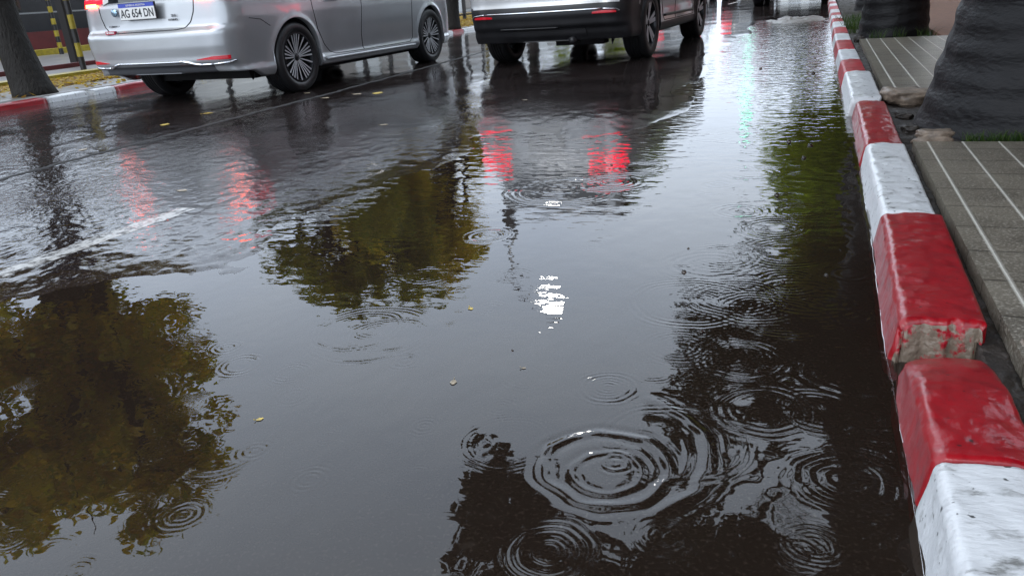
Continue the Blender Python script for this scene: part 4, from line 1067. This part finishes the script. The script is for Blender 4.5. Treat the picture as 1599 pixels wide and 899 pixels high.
def sedan():
    root = empty("parked_car", (-5.429, 6.352, 0), -.02)
    root.name = "silver_sedan"
    tag(root, "silver sedan with lit tail lamps and a white number plate, at the top left", "car", "cars standing on the wet street")
    hw = smooth_prof([0, .17, .21, .25, .285, .31, .36, .42, .52, .62, .72, .80, .86, .92, 1.0, 1.1], [.80, .80, .845, .868, .872, .853, .856, .862, .872, .882, .890, .886, .876, .855, .81, .76], .010)
    yr = smooth_prof([0, .26, .30, .345, .36, .385, .42, .50, .60, .628, .648, .66, .72, .86, .875, .94, .96, 1.02, 1.2], [-.84, -.87, -.90, -.915, -.945, -.955, -.955, -.972, -.975, -.968, -.945, -.925, -.915, -.905, -.90, -.90, -.885, -.86, -.80], .007)
    yf = smooth_prof([0, .2, .3, .5, .7, .9], [3.50, 3.56, 3.60, 3.60, 3.52, 3.3])
    zbf = lambda y: float(np.interp(y, [-.86, -.6, -.45, .4, 2.3, 3.1, 3.4], [.285, .27, .20, .205, .195, .19, .20]))
    ztf = lambda y: float(np.interp(y, [-.9, -.45, 0, 1.3, 2.2, 2.5, 3.0, 3.4, 3.6], [1.055, 1.045, 1.0, .97, .97, .93, .86, .78, .72]))
    S = Shell(hw, yr, yf, -.62, 3.12, .20, zbf, ztf, arches=(0, 2.70), ra=.352, zc=.318, K=64, rbow=.12)
    def mi(x, y, z):
        if y < -.80 and z < .352 and abs(x) < .62: return 1
        return 0
    S.build("body", [M['silver'], M['darkgrey']], root, mi)
    hw2 = smooth_prof([0, .94, 1.0, 1.2, 1.38, 1.44], [.76, .76, .755, .67, .58, .50]); yr2 = smooth_prof([0, .94, 1.04, 1.3, 1.40, 1.46], [-.62, -.62, -.50, .10, .42, .6], .03)
    yf2 = smooth_prof([0, .94, 1.0, 1.3, 1.40, 1.46], [2.50, 2.50, 2.35, 1.65, 1.35, 1.1], .03)
    G = Shell(hw2, yr2, yf2, .75, 1.15, .10, lambda y: .95, lambda y: 1.41, K=24, rbow=.06, fbow=.12, crown=.035, taper=(1, 0))
    G.build("cabin", [M['silver']], root)
    G.patch("rear_window", M['glass'], root, [('r', u) for u in np.linspace(-.86, .86, 12)], 1.06, 1.36, off=.006)
    G.patch("windscreen", M['glass'], root, [('f', u) for u in np.linspace(.9, -.9, 12)], 1.02, 1.36, off=.006)
    sidec = [('rc', t) for t in np.linspace(.55, math.pi / 2, 8)[:-1]] + [('s', y) for y in np.linspace(.75, 1.15, 5)] + [('fc', t) for t in np.linspace(math.pi / 2, .6, 8)[1:]]
    for sg in (1, -1):
        G.patch("side_window", M['glass'], root, sidec, 1.02, lambda t: 1.34 - .10 * (2 * t - 1) ** 2, off=.006, sg=sg)
        # door seams, handles, mirror
        m = MB()
        S.line([(('s', .30), .95), (('s', .30), .74), (('s', .345), .55), (('s', .44), .40), (('s', .53), .325), (('s', .62), .298), (('s', 1.12), .290), (('s', 2.16), .290), (('s', 2.24), .33), (('s', 2.26), .94)], sg, .0035, 8, m)
        S.line([(('s', 1.14), .29), (('s', 1.12), .45), (('s', 1.16), .80), (('s', 1.15), .95)], sg, .0035, 8, m)
        S.line([(('s', -.34), .62), (('s', -.45), .68), (('s', -.60), .70)], sg, .003, 6, m)
        m.build("door_gap", M['seam'], root, True)
        for y in (.52, 1.38):
            m = MB(); S.line([(('s', y), .80), (('s', y + .22), .805)], sg, .013, 8, m, off=.022); m.build("door_handle", M['silver'], root, True)
        m = MB(); m.lathe([(.001, -.10), (.07, -.08), (.085, 0), (.06, .10), (.001, .12)], 20, 'x', c=(sg * .98, 2.05, 1.02)); m.box(sg * .80 - .05, sg * .80 + .12, 2.02, 2.08, .93, .99); m.build("wing_mirror", M['silver'], root, True)
        # sill blade
        m = MB(); S.line([(('s', .44), .262), (('s', 2.26), .250)], sg, .015, 20, m, off=.006); m.build("sill_trim", M['silver'], root, True)
        # tail lamp, wrapped round the corner
        lc = [('r', u) for u in np.linspace(.72, .98, 6)] + [('rc', t) for t in np.linspace(0, 1.35, 9)]
        lamp = S.patch("tail_lamp", M['lamp_on'], root, lc, lambda t: .90 - .045 * t, .965, off=.012, sg=sg)
        S.patch("lamp_core", M['lamp_hot'], lamp, [('r', u) for u in np.linspace(.88, .99, 4)] + [('rc', t) for t in np.linspace(0, .30, 4)], .872, .90, off=.017, sg=sg)
        S.patch("clear_lens", M['plate'], lamp, [('r', u) for u in np.linspace(.60, .72, 4)], lambda t: .905 - .02 * t, .95, off=.012, sg=sg)
        # bumper reflector; trim kinks down, its run below is a modelled paint highlight
        rc_ = [('r', u) for u in np.linspace(.80, .99, 5)] + [('rc', t) for t in np.linspace(0.05, .82, 8)]
        S.patch("reflector", M['redlens'], root, rc_, lambda t: .393 - .008 * t, lambda t: .398 + .020 * min(1, t * 2.2), off=.006, sg=sg)
        m = MB()
        S.line([(('r', .58), .386), (('r', .68), .374), (('r', .76), .358), (('r', .84), .352)], sg, .011, 8, m, off=.004)
        S.line([(('r', .84), .352), (('r', .999), .352)], sg, .011, 6, m, off=.004)
        S.line([(('rc', 0.02), .352), (('rc', .80), .362), (('rc', 1.0), .372)], sg, .010, 12, m, off=.003)
        m.build("bright_strip", M['chrome'], root, True)
    m = MB()
    S.line([(('r', -.58), .386), (('r', .58), .386)], 1, .010, 30, m, off=.004); m.build("bright_strip", M['chrome'], root, True)
    # boot lid gap
    m = MB()
    for sg in (1, -1):
        S.line([(('r', 0), .645), (('r', .55), .646), (('r', .66), .656), (('r', .74), .70), (('r', .80), .78), (('r', .84), .87)], sg, .0045, 10, m)
    m.build("boot_gap", M['seam'], root, True)
    # black garnish between the lamps
    S.patch("black_garnish", M['glass'], root, [('r', u) for u in np.linspace(-.70, .60, 14)], .895, .945, off=.010)
    # number plate
    py = -.968
    m = MB()
    w_, h_ = .20, .065
    m.box(-w_ - .004, w_ + .004, py + .004, py + .02, .816 - h_ - .004, .816 + h_ + .004, 1); m.box(-w_, w_, py, py + .006, .816 - h_, .816 + h_ - .032, 0)
    m.box(-w_, w_, py - .0005, py + .006, .816 + h_ - .0315, .816 + h_, 2)
    pl = m.build("number_plate", None, root, mats=[M['plate'], M['ink'], M['plateblue']])
    text("AG 654 DN", pl, .094, (0, py - .0012, .798), M['ink'], xs=.80, bold=.0012)
    text("REPUBLICA ARGENTINA", pl, .021, (0, py - .0018, .816 + h_ - .016), M['plate'], xs=.95)
    yb = float(S.YR(.33, .755)) - .006
    text("SEG", root, .030, (.34, yb - .004, .760), M['ink'], xs=1.1, ext=.0015)
    text("HYBRID", root, .024, (.325, yb - .005, .728), M['ink'], xs=1.2, ext=.0015)
    text("COROLLA", root, .022, (-.36, float(S.YR(.36, .705)) - .004, .703), M['darkgrey'], xs=1.3, ext=.002)
    m = MB(); m.box(-.44, -.33, -.948, -.925, .640, .668, 0)
    m.box(-.405, -.34, -.9495, -.940, .648, .654, 1); m.box(-.405, -.34, -.9495, -.940, .657, .662, 1); m.box(-.428, -.412, -.9495, -.94, .647, .662, 1)
    m.build("red_sticker", None, root, mats=[M['stickerred'], M['plate']])
    m = MB(); m.lathe([(.001, -.93), (.030, -.93), (.034, -.922)], 24, 'y', c=(-.31, 0, .815)); m.box(-.333, -.287, -.9325, -.925, .8135, .8175); m.box(-.3125, -.3075, -.9325, -.925, .795, .835)
    m.build("emblem", M['badgeblue'], root, True)
    underbody(root, 2.7, .87, .318, .17, -.80, 3.4, (0, 2.7))
    for (x, y, s) in ((.762, 0, 1), (-.762, 0, -1), (.762, 2.7, 1), (-.762, 2.7, -1)): wheel(root, x, y, .318, .225, s, 'sedan')
    return root
sedan()

def suv(loc, yaw, label, paint, lit=True, name="pale_suv", detail=True):
    root = empty(name, loc, yaw); tag(root, label, "car", "cars standing on the wet street")
    hw = smooth_prof([0, .2, .26, .32, .40, .55, .70, .82, .95, 1.05, 1.2], [.84, .84, .885, .895, .885, .895, .91, .918, .905, .88, .84], .012)
    yr = smooth_prof([0, .26, .32, .38, .40, .47, .50, .57, .61, .625, .80, .98, 1.1, 1.25], [-.74, -.78, -.83, -.85, -.90, -.915, -.935, -.935, -.925, -.905, -.91, -.89, -.86, -.82], .009)
    yf = smooth_prof([0, .25, .5, .8, 1.1], [3.42, 3.50, 3.52, 3.48, 3.3])
    zbf = lambda y: float(np.interp(y, [-.86, -.5, -.4, .4, 2.3, 3.3], [.255, .25, .235, .235, .235, .25]))
    ztf = lambda y: float(np.interp(y, [-.9, 0, 1.8, 2.4, 3.0, 3.5], [1.10, 1.08, 1.07, 1.04, .99, .88]))
    S = Shell(hw, yr, yf, -.60, 3.05, .24, zbf, ztf, arches=(0, 2.70), ra=.385, zc=.345, K=54, rbow=.16)
    def mi(x, y, z):
        if y < -.40 and z < .605: return 1
        if z < .33: return 1
        if min(math.hypot(y, z - .345), math.hypot(y - 2.7, z - .345)) < .45 and abs(x) > .6: return 1
        if y > 3.0 and z < .5: return 1
        return 0
    S.build("body", [paint, M['blackplastic']], root, mi)
    hw2 = smooth_prof([0, 1.04, 1.1, 1.35, 1.58, 1.66], [.85, .85, .84, .76, .68, .60]); yr2 = smooth_prof([0, 1.04, 1.1, 1.4, 1.56, 1.64], [-.84, -.84, -.82, -.62, -.50, -.50], .03)
    yf2 = smooth_prof([0, 1.04, 1.1, 1.5, 1.6, 1.66], [2.45, 2.45, 2.3, 1.6, 1.35, 1.1], .03)
    G = Shell(hw2, yr2, yf2, -.30, 1.0, .14, lambda y: 1.05, lambda y: 1.62, K=20, rbow=.08, fbow=.12, crown=.04, taper=(1, 0))
    G.build("cabin", [paint], root)
    G.patch("rear_window", M['glass'], root, [('r', u) for u in np.linspace(-.9, .9, 12)], 1.12, 1.52, off=.006)
    G.patch("windscreen", M['glass'], root, [('f', u) for u in np.linspace(.9, -.9, 12)], 1.1, 1.54, off=.006)
    sidec = [('rc', t) for t in np.linspace(.8, math.pi / 2, 5)[:-1]] + [('s', y) for y in np.linspace(-.3, 1.0, 8)] + [('fc', t) for t in np.linspace(math.pi / 2, .6, 6)[1:]]
    for sg in (1, -1):
        G.patch("side_window", M['glass'], root, sidec, 1.12, 1.50, off=.006, sg=sg)
        lc = [('r', u) for u in np.linspace(.70, .98, 6)] + [('rc', t) for t in np.linspace(0, .9, 8)]
        S.patch("tail_lamp", M['lamp_suv'] if lit else M['lamp_dim'], root, lc, lambda t: .955 - .05 * t, 1.035, off=.012, sg=sg)
        S.patch("reflector", M['redlens'], root, [('r', u) for u in np.linspace(.86, .995, 4)] + [('rc', t) for t in np.linspace(.05, .55, 6)], lambda t: .502, lambda t: .528 - .008 * (2 * t - 1) ** 2, off=.006, sg=sg)
        if detail:
            m = MB()
            S.line([(('s', .42), .98), (('s', .46), .60), (('s', .62), .345), (('s', 1.15), .34), (('s', 2.2), .34), (('s', 2.26), .98)], sg, .004, 8, m)
            S.line([(('s', 1.16), .34), (('s', 1.18), .98)], sg, .004, 8, m); m.build("door_gap", M['seam'], root, True)
            m = MB(); S.line([(('s', .62), .395), (('s', 2.2), .385)], sg, .014, 16, m, off=.002); m.build("door_moulding", M['blackplastic'], root, True)
    m = MB(); S.line([(('r', -.99), .545), (('r', .99), .545)], 1, .0075, 30, m, off=.004)
    for sg in (1, -1): S.line([(('rc', .02), .545), (('rc', .55), .534), (('rc', .70), .515)], sg, .006, 10, m, off=.004)
    m.build("bright_strip", M['chrome'], root, True)
    # skid plate and lower valance steps
    S.patch("skid_plate", M['blackplastic'], root, [('r', u) for u in np.linspace(-.72, .72, 12)], lambda t: .30, lambda t: .40 - .03 * (2 * t - 1) ** 4, off=.016)
    m = MB(); S.line([(('r', -.74), .392), (('r', .30), .392)], 1, .009, 20, m, off=.018); m.build("valance_edge", M['blackplastic'], root, True)
    m = MB(); m.tube([(.30, -.55, .27), (.30, -.84, .26)], .035, 12); m.box(.05, .55, -.62, -.40, .20, .33); m.build("exhaust", M['blackplastic'], root, True)
    m = MB(); m.box(-.20, .20, -.935, -.915, .72, .85); m.build("number_plate", M['plate'], root)
    # spare gear below: differential hanging dark
    m = MB(); m.lathe([(.001, -.16), (.12, -.10), (.14, 0), (.12, .10), (.001, .16)], 20, 'x', c=(0, .05, .33)); m.build("rear_axle", M['seam'], root, True)
    underbody(root, 2.7, .89, .345, .235, -.74, 3.3, (0, 2.7))
    for (x, y, s) in ((.785, 0, 1), (-.785, 0, -1), (.785, 2.7, 1), (-.785, 2.7, -1)): wheel(root, x, y, .345, .235, s, 'suv')
    return root
suv((-2.569, 8.59, 0), -.053, "pale suv with dark lower bumper, red reflectors and a thin bright strip", M['whitecar'])

def copy_tree(o, parent=None):
    c = o.copy(); COL.objects.link(c)
    if parent: c.parent = parent
    for ch in list(o.children): copy_tree(ch, c)
    return c
suv((-.70, 21.3, 0), 0, "dark grey car far ahead, only its wheels show at the top right", M['greycar'], lit=False, name="grey_car", detail=False)
far = suv((-3.1, 37, 0), 0, "dark car farthest up the street, mirrored as a faint red streak", M['greycar'], name="grey_car", detail=False)
for (x, y, lab) in ((-2.55, 31.0, "dark grey car far up the street in the middle lane, mirrored as a red streak"), (-4.65, 29.0, "dark grey car far up the street in the left lane")):
    c = copy_tree(far); c.location = (x, y, 0); c["label"] = lab


# ------------------------------------------------------------------ small things on the water and road
def leaf(x, y, size, rz, mt, label, z=None):
    n = 9; vs = []; fs = []
    for i in range(n):
        t = i / (n - 1); w = size * .32 * math.sin(math.pi * t) ** .8 * (1 + .15 * math.sin(t * 17)); yy = (t - .5) * size
        vs += [(-w, yy, .0008 + .03 * w), (0, yy, .0004), (w, yy, .0008 + .05 * w)]
    for i in range(n - 1):
        a = i * 3; fs += [(a, a + 1, a + 4, a + 3), (a + 1, a + 2, a + 5, a + 4)]
    m = MB(); m.v = vs; m.f = fs; m.m = [0] * len(fs)
    m.tube([(0, .5 * size, .002), (.02 * size, .68 * size, .004)], [.0012, .0008], 4)
    o = m.build("fallen_leaf", M[mt], None, True)
    zz = max(float(road_z(np.array([x]), np.array([y]))[0]), 0) if z is None else z
    o.location = (x, y, zz + .0004); o.rotation_euler = (0, 0, rz); tag(o, label, "leaf", "fallen leaves on the wet street")
LEAVES = [(-0.667, 1.276, 0.022, 0.27, 'leafbr', 'long tan leaf floating in the middle of the puddle'),
  (-0.792, 1.654, 0.02, 0.73, 'leafy', 'small pale yellow leaf floating left of the lamp reflection'),
  (-0.981, 1.044, 0.016, 2.48, 'leafy', 'yellow leaf at the edge of the tree reflection on the left'),
  (-0.545, 1.37, 0.011, 1.8, 'leafbr', 'tiny pale leaf scrap below the lamp reflection'),
  (-3.583, 6.022, 0.143, 0.29, 'leafy', 'orange yellow leaf on the asphalt between the two cars'),
  (-3.759, 5.969, 0.101, 1.34, 'leafbr', 'small tan leaf left of the orange yellow leaf'),
  (-3.954, 5.764, 0.087, 1.49, 'leafbr', 'pale tan leaf beside the asphalt seam'),
  (-4.498, 4.467, 0.102, 0.5, 'leafy', 'yellow leaf on the asphalt below the silver bumper'),
  (-4.559, 4.996, 0.084, 2.28, 'leafy', 'yellow leaf near the silver car rear tyre'),
  (-4.301, 3.563, 0.075, 0.35, 'leafbr', 'tan leaf on the asphalt at the far left'),
  (-4.406, 6.15, 0.08, 1.21, 'leafbr', 'small tan leaf under the silver car sill'),
  (-2.682, 2.677, 0.056, 1.6, 'leafbr', 'tan leaf beside the lane line, between the two red glows'),
  (-1.989, 5.406, 0.042, 1.33, 'leafbr', 'tiny tan leaf behind the pale suv'),
  (-2.595, 4.39, 0.058, 1.82, 'leafbr', 'tan leaf on the asphalt right of the seam'),
  (-0.132, 5.397, 0.032, 2.29, 'leafbr', 'tiny pale leaf floating near the sixth kerb block')]
for a in LEAVES: leaf(*a)

BUB = [(-0.108, 2.868, 0.01), (-0.307, 2.015, 0.007), (-0.208, 1.633, 0.006), (-0.105, 3.859, 0.012), (-0.01, 3.769, 0.012), (-0.031, 6.61, 0.014), (-0.452, 7.046, 0.014), (-0.049, 1.987, 0.007), (0.057, 2.054, 0.006), (-0.074, 1.464, 0.005), (-0.832, 3.328, 0.006), (-0.599, 1.447, 0.003), (-1.418, 2.793, 0.004), (-0.031, 3.505, 0.01), (-0.326, 2.22, 0.004)]
for (x, y, r) in BUB:
    m = MB(); m.lathe([(r * math.cos(t), r * math.sin(t)) for t in np.linspace(0, 1.55, 8)], 18)
    o = m.build("rain_bubble", M['water'], None, True); o.location = (x, y, -.0005)
    tag(o, "tiny rain bubble floating on the puddle", "bubble", "rain bubbles on the puddle")

# washed-up mud at the far end of the puddle
nx, ny = 90, 40
xs = np.linspace(-1.0, .12, nx); ys = np.linspace(13.2, 15.6, ny); Xg, Yg = np.meshgrid(xs, ys)
env = np.clip(1 - ((Xg + .4) / .55) ** 2, 0, 1) * np.clip(1 - ((Yg - 14.4) / 1.1) ** 2, 0, 1)
Zg = -.02 + .055 * env * (1 + .6 * fbm(Xg * 7, Yg * 3, 44, 4))
o = mesh_obj("mud", np.stack([Xg, Yg, Zg], -1).reshape(-1, 3), grid_faces(ny, nx), M['mud']); tag(o, "washed-up mud bank in the gutter at the puddle's far end", "mud", kind="stuff")
